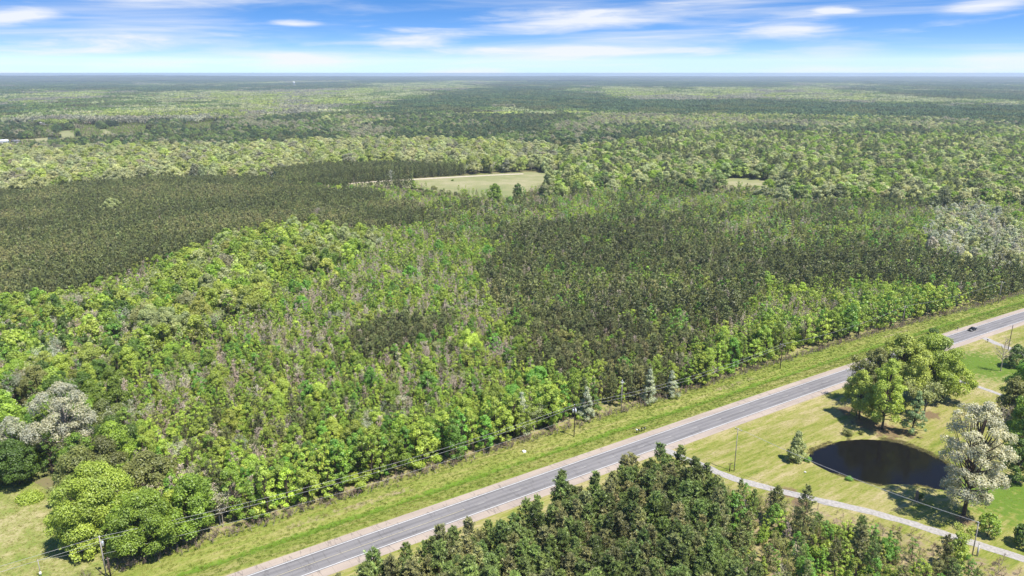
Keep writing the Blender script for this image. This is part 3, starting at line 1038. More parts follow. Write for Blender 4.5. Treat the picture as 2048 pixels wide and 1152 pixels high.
PROTO = {}     # form -> list of (trunk mesh, crown mesh, joined mesh); native height stored in FORM_H
FORM_H = {'broad': 12.0, 'oak': 18.0, 'bare': 10.0, 'airy': 15.0, 'pine': 18.0, 'ypine': 10.0, 'shrub': 3.0}
FORM_R = {'broad': 2.7, 'oak': 6.6, 'bare': 1.6, 'airy': 4.6, 'pine': 3.3, 'ypine': 2.1, 'shrub': 1.9}
NAMES = {'broad': 'broadleaf_tree', 'oak': 'broadleaf_tree', 'bare': 'bare_sapling', 'airy': 'flowering_tree', 'pine': 'pine_tree', 'ypine': 'pine_tree', 'shrub': 'shrub'}
BARKS = {'broad': 'bark', 'oak': 'bark', 'bare': 'pale_bark', 'airy': 'pale_bark', 'pine': 'pine_bark', 'ypine': 'pine_bark', 'shrub': 'bark'}
LEAFM = {'broad': 'leaf', 'oak': 'leaf', 'bare': 'twig', 'airy': 'leaf', 'pine': 'needle', 'ypine': 'needle', 'shrub': 'leaf'}


def make_form(form, lod, v):
    sd = hash((form == 'x', v)) % 1000 + v * 37 + {'broad': 100, 'oak': 200, 'bare': 300, 'airy': 400, 'pine': 500, 'ypine': 600, 'shrub': 700}[form]
    n0 = lod == 0
    if form == 'broad':
        return broad_tree(sd, 12.0, 2.5 * (0.85 + 0.09 * v), 0.10 + 0.03 * (v % 3), (24, 30, 20, 26, 22, 28)[v % 6] if n0 else 14, 0.19 if n0 else 0.36, 6.2 if n0 else 6, lod, ['oval', 'cone', 'oval', 'spread', 'dome', 'oval'][v % 6], 1.0, 0.75)
    if form == 'oak':
        return broad_tree(sd, 18.0, 6.4 * (0.88 + 0.06 * v), 0.14, 34 if n0 else 24, 0.30 if n0 else 0.5, 7.0 if n0 else 6.5, lod, 'dome', 1.3, 0.85)
    if form == 'bare':
        return bare_tree(sd, 10.0, 1.7 + 0.1 * v, 34 if n0 else 20, lod, 330 if n0 else 130, 1.25 if n0 else 1.9, 0.1 if n0 else 0.7)
    if form == 'airy':
        return airy_tree(sd, 15.0, 4.6, lod, 84 if n0 else 44, 0.24 if n0 else 0.38, 12 if n0 else 8)
    if form == 'pine':
        return pine_tree(sd, 18.0, 3.0 + 0.14 * v, 0.12 + 0.05 * (v % 4), 96 if n0 else 50, 22 if n0 else 7, 0.46 if n0 else 0.85, 0.066 if n0 else 0.19, lod, 8 if n0 else 5, (0.45, 0.36, 0.52, 0.4, 0.32, 0.48)[v])
    if form == 'ypine':
        return pine_tree(sd, 10.0, 1.95 + 0.09 * v, 0.10, 52 if n0 else 28, 11 if n0 else 6, 0.44 if n0 else 0.72, 0.070 if n0 else 0.18, lod, 7 if n0 else 5, (0.4, 0.3, 0.46, 0.36, 0.28, 0.42)[v])
    return shrub(sd, 3.0, 1.9, 0.2 if n0 else 0.35)


STUFF_COL = bpy.data.collections.new('prototype_library')     # source meshes, never linked to the scene
VARIANTS = {'broad': 6, 'oak': 6, 'bare': 5, 'airy': 4, 'pine': 6, 'ypine': 6, 'shrub': 3}
SLOT = {}
for form, nv in VARIANTS.items():
    for lod in (0, 1):
        for v in range(nv):
            t, c = make_form(form, lod, v)
            if lod == 0:
                PROTO.setdefault(form, []).append((t.mesh(form + '_trunk', [M[BARKS[form]]], True), c.mesh(form + '_crown', [M[LEAFM[form]]])))
            j = Geo().join(t).join(c, 1)
            SLOT[(form, lod, v)] = j.mesh('%s_whole_%d_%d' % (form, lod, v), [M[BARKS[form]], M[LEAFM[form]]])


def patch(seed, kind):
    """a far block of closed canopy, 64 trees over 70 m"""
    rng = np.random.default_rng(seed)
    g = Geo()
    for i in range(8):
        for j in range(8):
            x, y = (i + rng.uniform(0.1, 0.9) - 4) * 9.2, (j + rng.uniform(0.1, 0.9) - 4) * 9.2
            H = rng.uniform(11, 19) if kind == 'hard' else rng.uniform(13, 17)
            R = rng.uniform(4.2, 6.8) if kind == 'hard' else rng.uniform(3.2, 4.4)
            n = 34
            D = rand_dirs(rng, n * 2); D = D[np.argsort(-(D[:, 2] + rng.uniform(-0.5, 0.5, n * 2)))[:n]]
            if kind == 'hard':
                P = np.array((x, y, H - R * 0.75)) + D * R * np.array((1, 1, 0.8)) * rng.uniform(0.75, 1.08, n)[:, None]
                tv = rng.uniform(0.05, 0.95)
                cards(g, P, unit(D + UP * 0.3 + rng.normal(size=(n, 3)) * 0.4), rng.uniform(1.0, 2.0, n), rng, 0, np.clip(tv + rng.normal(0, 0.12, n), 0, 1))
            else:
                zf = rng.uniform(0.35, 1.0, n)
                a = rng.uniform(0, 6.28, n)
                rr = R * (1 - zf) ** 0.6 * 1.2
                P = np.stack([x + np.cos(a) * rr, y + np.sin(a) * rr, H * zf], 1)
                Dn = unit(np.stack([np.cos(a), np.sin(a), np.full(n, 0.7)], 1))
                tv = rng.uniform(0.2, 0.8)
                cards(g, P, unit(Dn + rng.normal(size=(n, 3)) * 0.4), rng.uniform(0.9, 1.6, n), rng, 0, np.clip(tv + rng.normal(0, 0.15, n), 0, 1))
    # shaded floor of the block keeps the ground from showing
    return g


M['far_leaf'] = foliage('far_canopy', 0.25, 0.62, 1.42, (1.08, 1.0, 0.86), (0.95, 1.0, 1.0))
for k in range(4):
    SLOT[('patch', 0, k)] = patch(900 + k, 'hard').mesh('patch_hard_%d' % k, [M['far_leaf']])
for k in range(3):
    SLOT[('ppatch', 0, k)] = patch(950 + k, 'pine').mesh('patch_pine_%d' % k, [M['far_leaf']])


def instancer_group(name, keys):
    """geometry-node tree that scatters the meshes of `keys`; one collection per stuff object"""
    coll = bpy.data.collections.new(name + '_sources')
    for i, key in enumerate(keys):
        o = bpy.data.objects.new('%s_source_%02d' % (name, i), SLOT[key])
        coll.objects.link(o)
    nt = bpy.data.node_groups.new(name + '_scatter', 'GeometryNodeTree')
    nt.interface.new_socket('Geometry', in_out='INPUT', socket_type='NodeSocketGeometry')
    nt.interface.new_socket('Geometry', in_out='OUTPUT', socket_type='NodeSocketGeometry')
    N, L = nt.nodes.new, nt.links.new
    gi, go = N('NodeGroupInput'), N('NodeGroupOutput')
    ci = N('GeometryNodeCollectionInfo'); ci.inputs['Collection'].default_value = coll
    ci.inputs['Separate Children'].default_value = True; ci.inputs['Reset Children'].default_value = True
    ip = N('GeometryNodeInstanceOnPoints'); ip.inputs['Pick Instance'].default_value = True
    def attr(nm, typ):
        a = N('GeometryNodeInputNamedAttribute'); a.data_type = typ; a.inputs['Name'].default_value = nm
        return a.outputs['Attribute']
    mp = N('GeometryNodeMeshToPoints')
    L(gi.outputs[0], mp.inputs[0]); L(mp.outputs[0], ip.inputs['Points'])
    L(ci.outputs[0], ip.inputs['Instance'])
    L(attr('pick', 'INT'), ip.inputs['Instance Index'])
    er = N('FunctionNodeEulerToRotation')
    L(attr('turn', 'FLOAT_VECTOR'), er.inputs[0]); L(er.outputs[0], ip.inputs['Rotation'])
    L(attr('size', 'FLOAT_VECTOR'), ip.inputs['Scale'])
    L(ip.outputs[0], go.inputs[0])
    return nt


def scatter_stuff(name, keys, rows, label):
    """rows: dict of arrays x y z pick turn size tint"""
    n = len(rows['x'])
    if not n:
        return None
    me = bpy.data.meshes.new(name)
    me.vertices.add(n)
    me.vertices.foreach_set('co', np.stack([rows['x'], rows['y'], rows['z']], 1).astype(np.float32).ravel())
    a = me.attributes.new('pick', 'INT', 'POINT'); a.data.foreach_set('value', rows['pick'].astype(np.int32))
    a = me.attributes.new('turn', 'FLOAT_VECTOR', 'POINT'); a.data.foreach_set('vector', rows['turn'].astype(np.float32).ravel())
    a = me.attributes.new('size', 'FLOAT_VECTOR', 'POINT'); a.data.foreach_set('vector', rows['size'].astype(np.float32).ravel())
    col = np.concatenate([rows['tint'], np.ones((n, 1))], 1)
    a = me.attributes.new('tint', 'FLOAT_COLOR', 'POINT'); a.data.foreach_set('color', col.astype(np.float32).ravel())
    me.update()
    o = link(name, me, kind='stuff', label=label)
    md = o.modifiers.new('scatter', 'NODES'); md.node_group = instancer_group(name, keys)
    return o


# ------------------------------------------------------------------ where what grows
def zone_poly(px, z):
    return [tuple(survey(a, b, z)) for a, b in px]


Z = []      # (name, polygon)  first hit wins


def zone(name, px, z=0.0):
    Z.append((name, zone_poly(px, z)))


zone('none', CLEARING, 0)
zone('lowbrush', [(640, 374), (720, 374), (800, 374), (868, 383), (915, 388), (960, 396), (1020, 398), (1075, 386), (1085, 408), (1000, 418), (900, 412), (800, 398), (700, 388), (640, 382)], 0)
zone('lowbrush', [(1410, 378), (1555, 378), (1560, 408), (1400, 408)], 0)
for px in ([(-60, 292), (70, 288), (150, 276), (300, 262), (300, 276), (150, 292), (70, 305), (-60, 318)], [(366, 238), (436, 236), (436, 268), (366, 270)], [(70, 248), (116, 248), (116, 274), (70, 274)], [(154, 248), (198, 248), (198, 274), (154, 274)], [(216, 242), (304, 242), (304, 270), (216, 270)], [(-30, 282), (66, 282), (66, 318), (-30, 318)]):
    zone('lowbrush', px, 0)
zone('none', SMALL_CLEARING, 0)
for px in LEFT_FIELDS:
    zone('none', px, 0)
zone('none', LEFT_MEADOW, 0)
zone('strip', [(540, 336), (640, 326), (780, 322), (930, 328), (960, 346), (800, 356), (690, 364), (560, 358)], 12)
zone('plantation', [(-300, 392), (0, 378), (150, 364), (330, 352), (540, 352), (700, 376), (820, 400), (842, 420), (835, 436), (760, 445), (640, 437), (560, 440), (470, 455), (420, 474), (350, 504), (250, 535), (140, 560), (0, 578), (-300, 640)], 11)
zone('ridge', [(300, 560), (380, 500), (440, 468), (560, 442), (660, 440), (745, 455), (740, 490), (660, 520), (560, 540), (500, 590), (430, 640), (330, 650), (280, 610)], 12)
zone('leftwood', [(-300, 640), (0, 580), (140, 566), (300, 560), (320, 650), (260, 690), (140, 730), (0, 760), (-300, 820)], 11)
zone('silver', [(1858, 410), (1960, 395), (2030, 420), (2060, 470), (2400, 520), (2400, 560), (2048, 525), (1960, 528), (1890, 500), (1862, 455)], 11)
zone('pines', [(985, 470), (1060, 440), (1180, 432), (1310, 440), (1450, 462), (1600, 488), (1750, 500), (1900, 515), (2060, 550), (2400, 600), (2400, 640), (2000, 592), (1850, 566), (1700, 556), (1560, 566), (1490, 600), (1420, 640), (1340, 672), (1235, 690), (1166, 682), (1080, 662), (1013, 655), (985, 610), (960, 540)], 8)
zone('pinepatch', [(680, 655), (740, 632), (800, 628), (880, 640), (892, 665), (830, 690), (750, 704), (690, 694)], 8)
zone('pinemix', [(1000, 660), (1080, 664), (1170, 684), (1240, 692), (1340, 676), (1420, 650), (1450, 700), (1380, 740), (1250, 762), (1100, 770), (1000, 740)], 8)
zone('greens', [(840, 425), (900, 405), (1000, 405), (1100, 385), (1300, 372), (1500, 392), (1700, 395), (1850, 400), (1845, 460), (1880, 510), (1750, 498), (1600, 486), (1450, 460), (1310, 438), (1180, 430), (1060, 438), (985, 468), (900, 470), (845, 450)], 8)
zone('tallmix', [(1085, 380), (1120, 340), (1100, 300), (1400, 262), (1800, 268), (2500, 262), (2500, 420), (1960, 385), (1850, 398), (1700, 393), (1500, 390), (1300, 370)], 14)
zone('belt', [(-500, 330), (-500, 288), (0, 296), (200, 290), (420, 290), (600, 278), (800, 275), (1120, 285), (1130, 340), (1090, 350), (950, 346), (930, 326), (700, 320), (540, 336), (540, 350), (330, 350), (150, 362), (0, 376), (-400, 392)], 15)
zone('housebelt', [(-600, 285), (-600, 232), (0, 228), (450, 226), (460, 262), (420, 288), (200, 288), (0, 294)], 12)
zone('oldleft', [(-300, 820), (0, 745), (120, 735), (230, 800), (230, 930), (110, 980), (60, 960), (0, 965), (-300, 1000)], 9)
ZNAMES = ['none', 'young', 'edge', 'road', 'pinesouth', 'brushsouth', 'far'] + sorted({n for n, _ in Z if n != 'none'})
ZID = {n: i for i, n in enumerate(ZNAMES)}
STAND = zone_poly([(690, 1150), (740, 1112), (800, 1086), (880, 1060), (960, 1032), (1000, 1040), (1035, 1000), (1110, 968), (1215, 938), (1300, 906), (1345, 898), (1400, 916), (1445, 935), (1452, 985), (1432, 1050), (1470, 1110), (1520, 1160), (1520, 1250), (640, 1250)], 17)
BRUSH = zone_poly([(1420, 985), (1500, 990), (1600, 1030), (1700, 1060), (1800, 1090), (1900, 1130), (1960, 1170), (1960, 1300), (1400, 1300), (1400, 1100)], 2)


def zone_of(x, y):
    out = np.full(x.shape, -1)
    s, t = to_st(x, y)
    t = t - bend(s)
    r = np.hypot(x, y)
    edge_t = FOREST_EDGE_T - 3.0 * np.clip((s - 200) / 80, 0, 1) + (vnoise(s, t, 14, 77) - 0.5) * 4.0
    out[in_poly(x, y, STAND)] = ZID['pinesouth']
    m = (out < 0) & in_poly(x, y, BRUSH)
    out[m] = ZID['brushsouth']
    m = (out < 0) & (t < edge_t) & (s > -330)
    out[m] = ZID['none']
    wx, wy = (vnoise(x, y, 34, 301, 2) - 0.5) * 34, (vnoise(x, y, 34, 302, 2) - 0.5) * 44
    for name, poly in Z:
        sharp = name in ('none', 'strip')
        m = (out < 0) & in_poly(x + (0 if sharp else wx), y + (0 if sharp else wy), poly)
        if m.any():
            out[m] = ZID[name]
    m = (out < 0) & (t < edge_t + 9) & (s < 330)
    out[m] = ZID['edge']
    m = (out < 0) & (r < 760)
    out[m] = ZID['young']
    out[out < 0] = ZID['far']
    return out


# tints: base colours of leaf, needle, twig
T = {
    'green': (0.265, 0.380, 0.054), 'lime': (0.390, 0.480, 0.082), 'deep': (0.125, 0.200, 0.038), 'yellow': (0.385, 0.430, 0.095), 'pale': (0.400, 0.440, 0.200),
    'cream': (0.500, 0.490, 0.370), 'blush': (0.410, 0.350, 0.275), 'olive': (0.255, 0.265, 0.090), 'pine': (0.240, 0.272, 0.112), 'dpine': (0.188, 0.214, 0.092), 'spine': (0.220, 0.295, 0.095),
    'sdark': (0.170, 0.230, 0.075), 'fpale': (0.470, 0.485, 0.265), 'fgreen': (0.220, 0.295, 0.100), 'flime': (0.400, 0.460, 0.140), 'fgrey': (0.370, 0.355, 0.265), 'fdeep': (0.100, 0.150, 0.075), 'folive': (0.185, 0.205, 0.100),  # fpale and flime raised to imitate the sunlit band between cloud shadows
    'lpine': (0.300, 0.305, 0.145), 'twig': (0.470, 0.405, 0.315), 'silver': (0.46, 0.465, 0.385), 'spring': (0.190, 0.365, 0.058), 'blue': (0.29, 0.39, 0.18),
}
# zone -> spacing, [(form, weight, hmin, hmax, [tints])]
MIX = {
    'young': (2.7, [('broad', 50, 5.0, 11, ['lime', 'lime', 'green', 'lime', 'green', 'spring', 'lime']), ('bare', 50, 6.5, 10, ['twig', 'twig', 'blush', 'lime']), ('ypine', 5, 7, 10, ['pine']), ('oak', 2.2, 8, 12, ['green', 'lime', 'spring']), ('airy', 2, 8, 11, ['cream', 'pale', 'silver']), ('shrub', 9, 2.5, 5, ['green', 'olive', 'lime'])]),
    'edge': (3.3, [('broad', 70, 11, 15.5, ['green', 'green', 'lime', 'lime', 'green', 'spring', 'lime']), ('bare', 6, 8, 12, ['twig', 'blush']), ('airy', 3, 10, 13, ['cream', 'pale']), ('shrub', 21, 2.5, 5, ['green', 'lime', 'deep'])]),
    'pines': (3.4, [('ypine', 60, 7, 13, ['dpine', 'pine', 'dpine', 'pine', 'lpine']), ('broad', 42, 7, 11.5, ['green', 'olive', 'spring', 'lime']), ('bare', 14, 8, 11, ['twig', 'blush', 'olive'])]),
    'pinepatch': (3.2, [('ypine', 85, 8.5, 11.5, ['dpine', 'pine']), ('bare', 15, 8, 10, ['twig'])]),
    'pinemix': (3.2, [('ypine', 46, 8, 12, ['pine', 'dpine', 'lpine']), ('broad', 30, 8, 12, ['lime', 'green', 'olive']), ('bare', 24, 8, 11, ['twig', 'blush', 'olive'])]),
    'plantation': (3.7, [('ypine', 95, 11, 13.0, ['pine', 'pine', 'lpine', 'pine']), ('bare', 4, 9, 11, ['blush']), ('broad', 1, 10, 12, ['olive'])]),
    'strip': (3.7, [('ypine', 97, 12, 14.5, ['dpine', 'pine']), ('bare', 3, 9, 11, ['blush'])]),
    'ridge': (6.0, [('oak', 52, 12, 17, ['lime', 'yellow', 'green', 'pale', 'lime']), ('broad', 30, 11, 15, ['lime', 'green', 'olive']), ('airy', 14, 11, 15, ['cream', 'pale', 'silver']), ('bare', 4, 9, 12, ['twig'])]),
    'leftwood': (4.6, [('oak', 26, 11, 15, ['green', 'lime', 'deep', 'yellow']), ('broad', 34, 9, 14, ['green', 'lime', 'spring', 'pale']), ('airy', 14, 11, 15, ['pale', 'silver', 'blush']), ('bare', 26, 9, 12, ['twig', 'blush'])]),
    'oldleft': (6.5, [('oak', 45, 12, 17, ['deep', 'green', 'olive']), ('broad', 30, 9, 14, ['green', 'deep', 'lime']), ('airy', 25, 12, 16, ['cream', 'silver', 'olive'])]),
    'silver': (4.8, [('oak', 22, 10, 14.5, ['silver', 'fpale', 'cream']), ('broad', 38, 9, 12.5, ['green', 'silver', 'blue', 'silver', 'deep']), ('airy', 14, 10, 14, ['silver', 'pale']), ('bare', 22, 10, 14, ['silver', 'silver', 'cream']), ('ypine', 6, 9, 12, ['dpine'])]),
    'greens': (3.8, [('broad', 48, 8, 12, ['green', 'spring', 'lime', 'olive', 'blue']), ('ypine', 26, 9, 13, ['dpine', 'pine']), ('bare', 22, 8, 11, ['twig', 'blush']), ('airy', 4, 9, 12, ['cream', 'pale'])]),
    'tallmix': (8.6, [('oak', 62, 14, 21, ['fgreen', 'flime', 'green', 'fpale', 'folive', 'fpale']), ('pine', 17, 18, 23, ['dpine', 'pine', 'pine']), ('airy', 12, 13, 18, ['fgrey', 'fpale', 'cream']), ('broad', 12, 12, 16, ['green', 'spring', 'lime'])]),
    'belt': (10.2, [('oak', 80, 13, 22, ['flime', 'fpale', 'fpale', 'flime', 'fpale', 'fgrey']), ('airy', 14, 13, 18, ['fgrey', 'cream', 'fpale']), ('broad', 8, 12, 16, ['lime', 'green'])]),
    'housebelt': (10.5, [('oak', 90, 11, 17, ['fdeep', 'fdeep', 'fgreen', 'folive', 'fgrey']), ('pine', 10, 14, 18, ['dpine'])]),
    'lowbrush': (4.2, [('shrub', 46, 1.8, 3.6, ['olive', 'green', 'folive', 'blush']), ('bare', 34, 3, 5.5, ['twig', 'blush']), ('ypine', 8, 3, 6, ['pine']), ('broad', 14, 4, 8, ['green', 'olive'])]),
    'pinesouth': (2.95, [('pine', 90, 15.5, 20, ['spine', 'spine', 'lpine', 'sdark']), ('broad', 6, 9, 14, ['green', 'spring']), ('bare', 4, 10, 13, ['twig'])]),
    'brushsouth': (2.6, [('broad', 34, 4, 8, ['green', 'spring', 'lime', 'olive']), ('ypine', 14, 5, 10, ['spine', 'lpine']), ('bare', 40, 4, 8, ['twig', 'olive', 'olive', 'blush']), ('shrub', 20, 2, 4, ['olive', 'green', 'lime'])]),
}
TREES = []


def frustum(x, y, margin=1.10):
    return (y > 60) & (np.abs(x) < (y * cos(PITCH) + CAM_H * sin(PITCH)) * (1024 / FPX) * margin + 14)


def grid_points(x0, x1, y0, y1, d, seed, jit=0.42):
    rng = np.random.default_rng(seed)
    X, Y = np.meshgrid(np.arange(x0, x1, d), np.arange(y0, y1, d))
    X = X + (np.arange(X.shape[0])[:, None] % 2) * d * 0.5
    X = X.ravel() + rng.uniform(-jit, jit, X.size) * d
    Y = Y.ravel() + rng.uniform(-jit, jit, Y.size) * d
    return X, Y


def grow(zname, seed):
    d, mix = MIX[zname]
    if zname == 'pinesouth': P = STAND
    elif zname == 'brushsouth': P = BRUSH
    elif zname in ('young', 'edge'): P = [(-620, 120), (620, 770)]
    else: P = [p for n_, q in Z if n_ == zname for p in q]
    P = np.array(P)
    x0, x1, y0, y1 = max(P[:, 0].min(), -1500), min(P[:, 0].max(), 1500), P[:, 1].min(), P[:, 1].max()
    rows = zname in ('plantation', 'strip')
    if rows:          # planted rows
        ra, rrng = radians(24), np.random.default_rng(seed)
        U, V_ = np.meshgrid(np.arange(-1700, 1700, 2.7), np.arange(-600, 1900, 4.6))
        U = (U + rrng.uniform(-0.7, 0.7, U.shape)).ravel(); V_ = (V_ + rrng.normal(0, 0.35, V_.shape)).ravel()
        X, Y = U * cos(ra) - V_ * sin(ra), U * sin(ra) + V_ * cos(ra)
        kk = (X > x0) & (X < x1) & (Y > y0) & (Y < y1) & (rrng.random(X.size) > 0.05)
        X, Y = X[kk], Y[kk]
    else:
        X, Y = grid_points(x0, x1, y0, y1, d, seed, 0.45)
    k = frustum(X, Y)
    X, Y = X[k], Y[k]
    k = zone_of(X, Y) == ZID[zname]
    X, Y = X[k], Y[k]
    rng = np.random.default_rng(seed + 1)
    n = len(X)
    w = np.array([m[1] for m in mix], float)
    W = np.tile(w, (n, 1))
    clump = vnoise(X, Y, 16, seed, 2)
    big = vnoise(X, Y, 45, seed + 3, 2)
    for i, m in enumerate(mix):
        if m[0] == 'bare':
            W[:, i] *= np.clip((clump - 0.28) * 3.4, 0.08, 2.6) * np.clip(0.4 + 1.3 * big, 0.3, 2)
        elif m[0] in ('ypine', 'pine') and zname in ('greens', 'pinemix', 'tallmix', 'young'):
            W[:, i] *= np.clip((vnoise(X, Y, 42 if zname == 'tallmix' else 30, seed + 9, 2) - 0.45) * 8, 0.02, 3)
        elif m[0] == 'broad' and zname == 'pines':
            W[:, i] *= np.clip((vnoise(X, Y, 26, seed + 19, 2) - 0.40) * 6, 0.08, 4)
    W /= W.sum(1, keepdims=True)
    pick = (W.cumsum(1) < rng.random(n)[:, None]).sum(1)
    pick = np.minimum(pick, len(mix) - 1)
    tn = vnoise(X, Y, 20, seed + 5, 2)
    for i in range(n):
        form, _, h0, h1, tints = mix[pick[i]]
        tk = tints[int(np.clip((0.5 * tn[i] + 0.5 * rng.random()) * len(tints), 0, len(tints) - 1))] if len(tints) > 2 and rng.random() < 0.5 else tints[rng.integers(len(tints))]
        if form == 'ypine' and zname in ('plantation', 'pines', 'strip'):
            tk = ['dpine', 'pine', 'lpine'][int(np.clip(big[i] * 5.4 - 1.6 + rng.normal(0, 0.55), 0, 2))] if zname == 'plantation' else ['dpine', 'pine', 'lpine'][int(np.clip(big[i] * 4 - 1.5 + rng.normal(0, 0.5), 0, 2))]
        TREES.append((X[i], Y[i], form, rng.uniform(h0, h1), tk, zname))


for i, zn in enumerate(MIX):
    grow(zn, 1000 + i * 50)

# woods from the belt outwards: single trees to 1.9 km, closed blocks beyond
X, Y = grid_points(-1800, 1800, 740, 1900, 10.0, 5)
k = frustum(X, Y, 1.06) & (np.hypot(X, Y) < 1950)
X, Y = X[k], Y[k]
k = zone_of(X, Y) == ZID['far']
X, Y = X[k], Y[k]
rng = np.random.default_rng(6)
kind_shade = vnoise(X, Y * 0.8, 330, 61, 3)
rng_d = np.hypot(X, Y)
kind_shade = kind_shade - 0.20 * np.exp(-((rng_d - 1600) / 650) ** 2) * np.clip((0.28 * Y - X) / (0.2 * Y), 0, 1) + 0.05 * np.exp(-((rng_d - 1250) / 300) ** 2) * (X > 0.15 * Y) - 0.16 * np.exp(-((rng_d - 1750) / 260) ** 2) * (X > 0.15 * Y)  # bands by distance put cloud shadow and sunlit gaps into the tree colours
huen = vnoise(X, Y * 0.7, 120, 62, 2)
for i in range(len(X)):
    k_ = kind_shade[i] + rng.normal(0, 0.035)
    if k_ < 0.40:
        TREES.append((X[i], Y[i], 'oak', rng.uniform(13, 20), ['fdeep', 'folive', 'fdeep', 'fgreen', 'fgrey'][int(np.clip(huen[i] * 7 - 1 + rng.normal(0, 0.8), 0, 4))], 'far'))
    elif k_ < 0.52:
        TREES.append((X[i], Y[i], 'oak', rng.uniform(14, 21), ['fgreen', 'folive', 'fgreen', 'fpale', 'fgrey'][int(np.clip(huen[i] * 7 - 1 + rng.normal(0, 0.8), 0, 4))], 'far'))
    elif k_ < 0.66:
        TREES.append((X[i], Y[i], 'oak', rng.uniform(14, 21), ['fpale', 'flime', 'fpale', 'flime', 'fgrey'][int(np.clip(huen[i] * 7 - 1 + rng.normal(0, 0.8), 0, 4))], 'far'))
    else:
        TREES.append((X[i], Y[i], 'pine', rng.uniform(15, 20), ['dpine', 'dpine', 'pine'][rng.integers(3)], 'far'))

# ------------------------------------------------------------------ single trees that stand out
def thing(name, label, cat, loc, rotz=0.0, group=None):
    o = link(name, None, loc=loc, rotz=rotz, label=label, category=cat)
    o.empty_display_size = 0.5
    if group:
        o['group'] = group
    return o


def jitter(c, rng, amt=0.12):
    v = np.array(c) * (1 + rng.normal(0, amt)) * (1 + rng.normal(0, amt * 0.22, 3))
    return [float(a) for a in np.clip(v, 0.01, 0.7)]


HERO_SPOTS = []
hero_rng = np.random.default_rng(77)


def hero(spot, top, kind, R, tint, label, name=None, cat='tree', group=None, seed=1, leaf=None, lean=0.0, **kw):
    g = survey(*spot)
    H = tree_height(spot[0], spot[1], top)
    HERO_SPOTS.append((g[0], g[1], R))
    if kind == 'oak':
        t, c = broad_tree(seed, H, R, kw.get('base', 0.2), kw.get('lumps', int(24 + R * 4.6)), leaf or 0.26, kw.get('dens', 6.6), 0, kw.get('profile', 'dome'), 1.0, kw.get('lump', 0.72))
        bark, lm, nm = kw.get('bark', 'bark'), 'leaf', 'broadleaf_tree'
    elif kind == 'airy':
        t, c = airy_tree(seed, H, R, 0, kw.get('n_end', 130), leaf or 0.3, kw.get('per', 13), kw.get('limb', 0.8), kw.get('base', 0.25), kw.get('column', False))
        bark, lm, nm = kw.get('bark', 'pale_bark'), 'leaf', 'flowering_tree'
    elif kind == 'pine':
        t, c = pine_tree(seed, H, R, kw.get('base', 0.2), kw.get('nb', 80), 13, 0.5, 0.07, 0, 8)
        bark, lm, nm = 'pine_bark', 'needle', 'pine_tree'
    else:
        t, c = bare_tree(seed, H, R, kw.get('nb', 60), 0, kw.get('buds', 200), 1.8)
        bark, lm, nm = 'pale_bark', 'twig', 'bare_tree'
    nm = name or nm
    z = float(surface_z(g[0], g[1]))
    o = thing(nm, label, cat, (g[0], g[1], z), 0.0, group)
    part('trunk', t, M[bark], o, True)
    cr = part('crown', c, M[lm], o)
    cr['tint'] = jitter(T[tint], hero_rng, 0.06) if isinstance(tint, str) else list(tint)
    return o


CG = 'tree clump beside the pond'
hero((1927, 1030), 800, 'oak', 8.6, (0.57, 0.54, 0.43), 'tall cream-blossomed tree standing alone between pond and gravel drive', name='flowering_tree', seed=5, lumps=92, lump=0.52, leaf=0.24, dens=5.2, base=0.16, profile='oval')
hero((1718, 838), 742, 'oak', 5.6, 'yellow', 'yellow-green tree at the road-side front of the pond clump', group=CG, seed=21, base=0.14)
hero((1764, 858), 716, 'oak', 6.2, 'lime', 'tall lime-green tree in the middle front of the pond clump', group=CG, seed=22, base=0.16)
hero((1822, 868), 782, 'oak', 3.7, 'blue', 'slim blue-green tree with tiered branches at the clump front', group=CG, seed=23, base=0.10, profile='cone', lumps=40, lump=0.7)
hero((1846, 838), 730, 'airy', 4.6, 'pale', 'pale grey-green airy tree behind the slim blue-green one', group=CG, seed=24, n_end=120, per=15)
hero((1788, 806), 668, 'oak', 9.0, 'yellow', 'broad yellow-green dome rising at the back of the pond clump', group=CG, seed=25, base=0.25)
hero((1848, 800), 664, 'oak', 9.4, 'lime', 'broad green dome at the back of the pond clump, nearest the car', group=CG, seed=26, base=0.25)
hero((1884, 800), 712, 'oak', 7.4, 'lime', 'lower green tree on the lawn side of the clump', group=CG, seed=27, base=0.22)
hero((1708, 802), 690, 'airy', 5.4, 'olive', 'thin brownish-olive tree overhanging the highway from the clump', group=CG, seed=28, n_end=110, per=13, bark='bark')
hero((1744, 806), 694, 'oak', 6.0, 'olive', 'olive tree between the thin brownish tree and the yellow dome', group=CG, seed=29, base=0.2)
hero((1590, 921), 862, 'oak', 3.1, 'pale', 'small pale conical tree alone on the lawn beside the pond', seed=31, profile='cone', base=0.06, lumps=44, leaf=0.2, dens=8, lump=0.85)
hero((1974, 1073), 1026, 'oak', 2.6, 'green', 'small round green tree on the lawn behind the gravel drive bend', seed=32, leaf=0.24)
hero((2044, 1094), 1050, 'oak', 3.0, 'deep', 'small dark green tree at the lawn edge by the picture corner', seed=33, leaf=0.26)
hero((1908, 1136), 1062, 'oak', 3.2, 'lime', 'bright lime sapling on the near side of the gravel drive', seed=34, leaf=0.24, base=0.1)
hero((1926, 1092), 1036, 'airy', 2.8, 'yellow', 'thin pale-yellow sapling beside the pole at the drive', seed=35, n_end=60, per=8, leaf=0.22)
hero((2044, 915), 786, 'oak', 6.5, 'green', 'green tree at the yard edge behind the cream tree', seed=41)
hero((2040, 838), 706, 'oak', 6.8, 'spring', 'fresh green tree at the yard edge in front of the dead snag', seed=42)
hero((2085, 880), 720, 'oak', 7.0, 'deep', 'dark green tree at the yard edge beyond the fresh green one', seed=43)
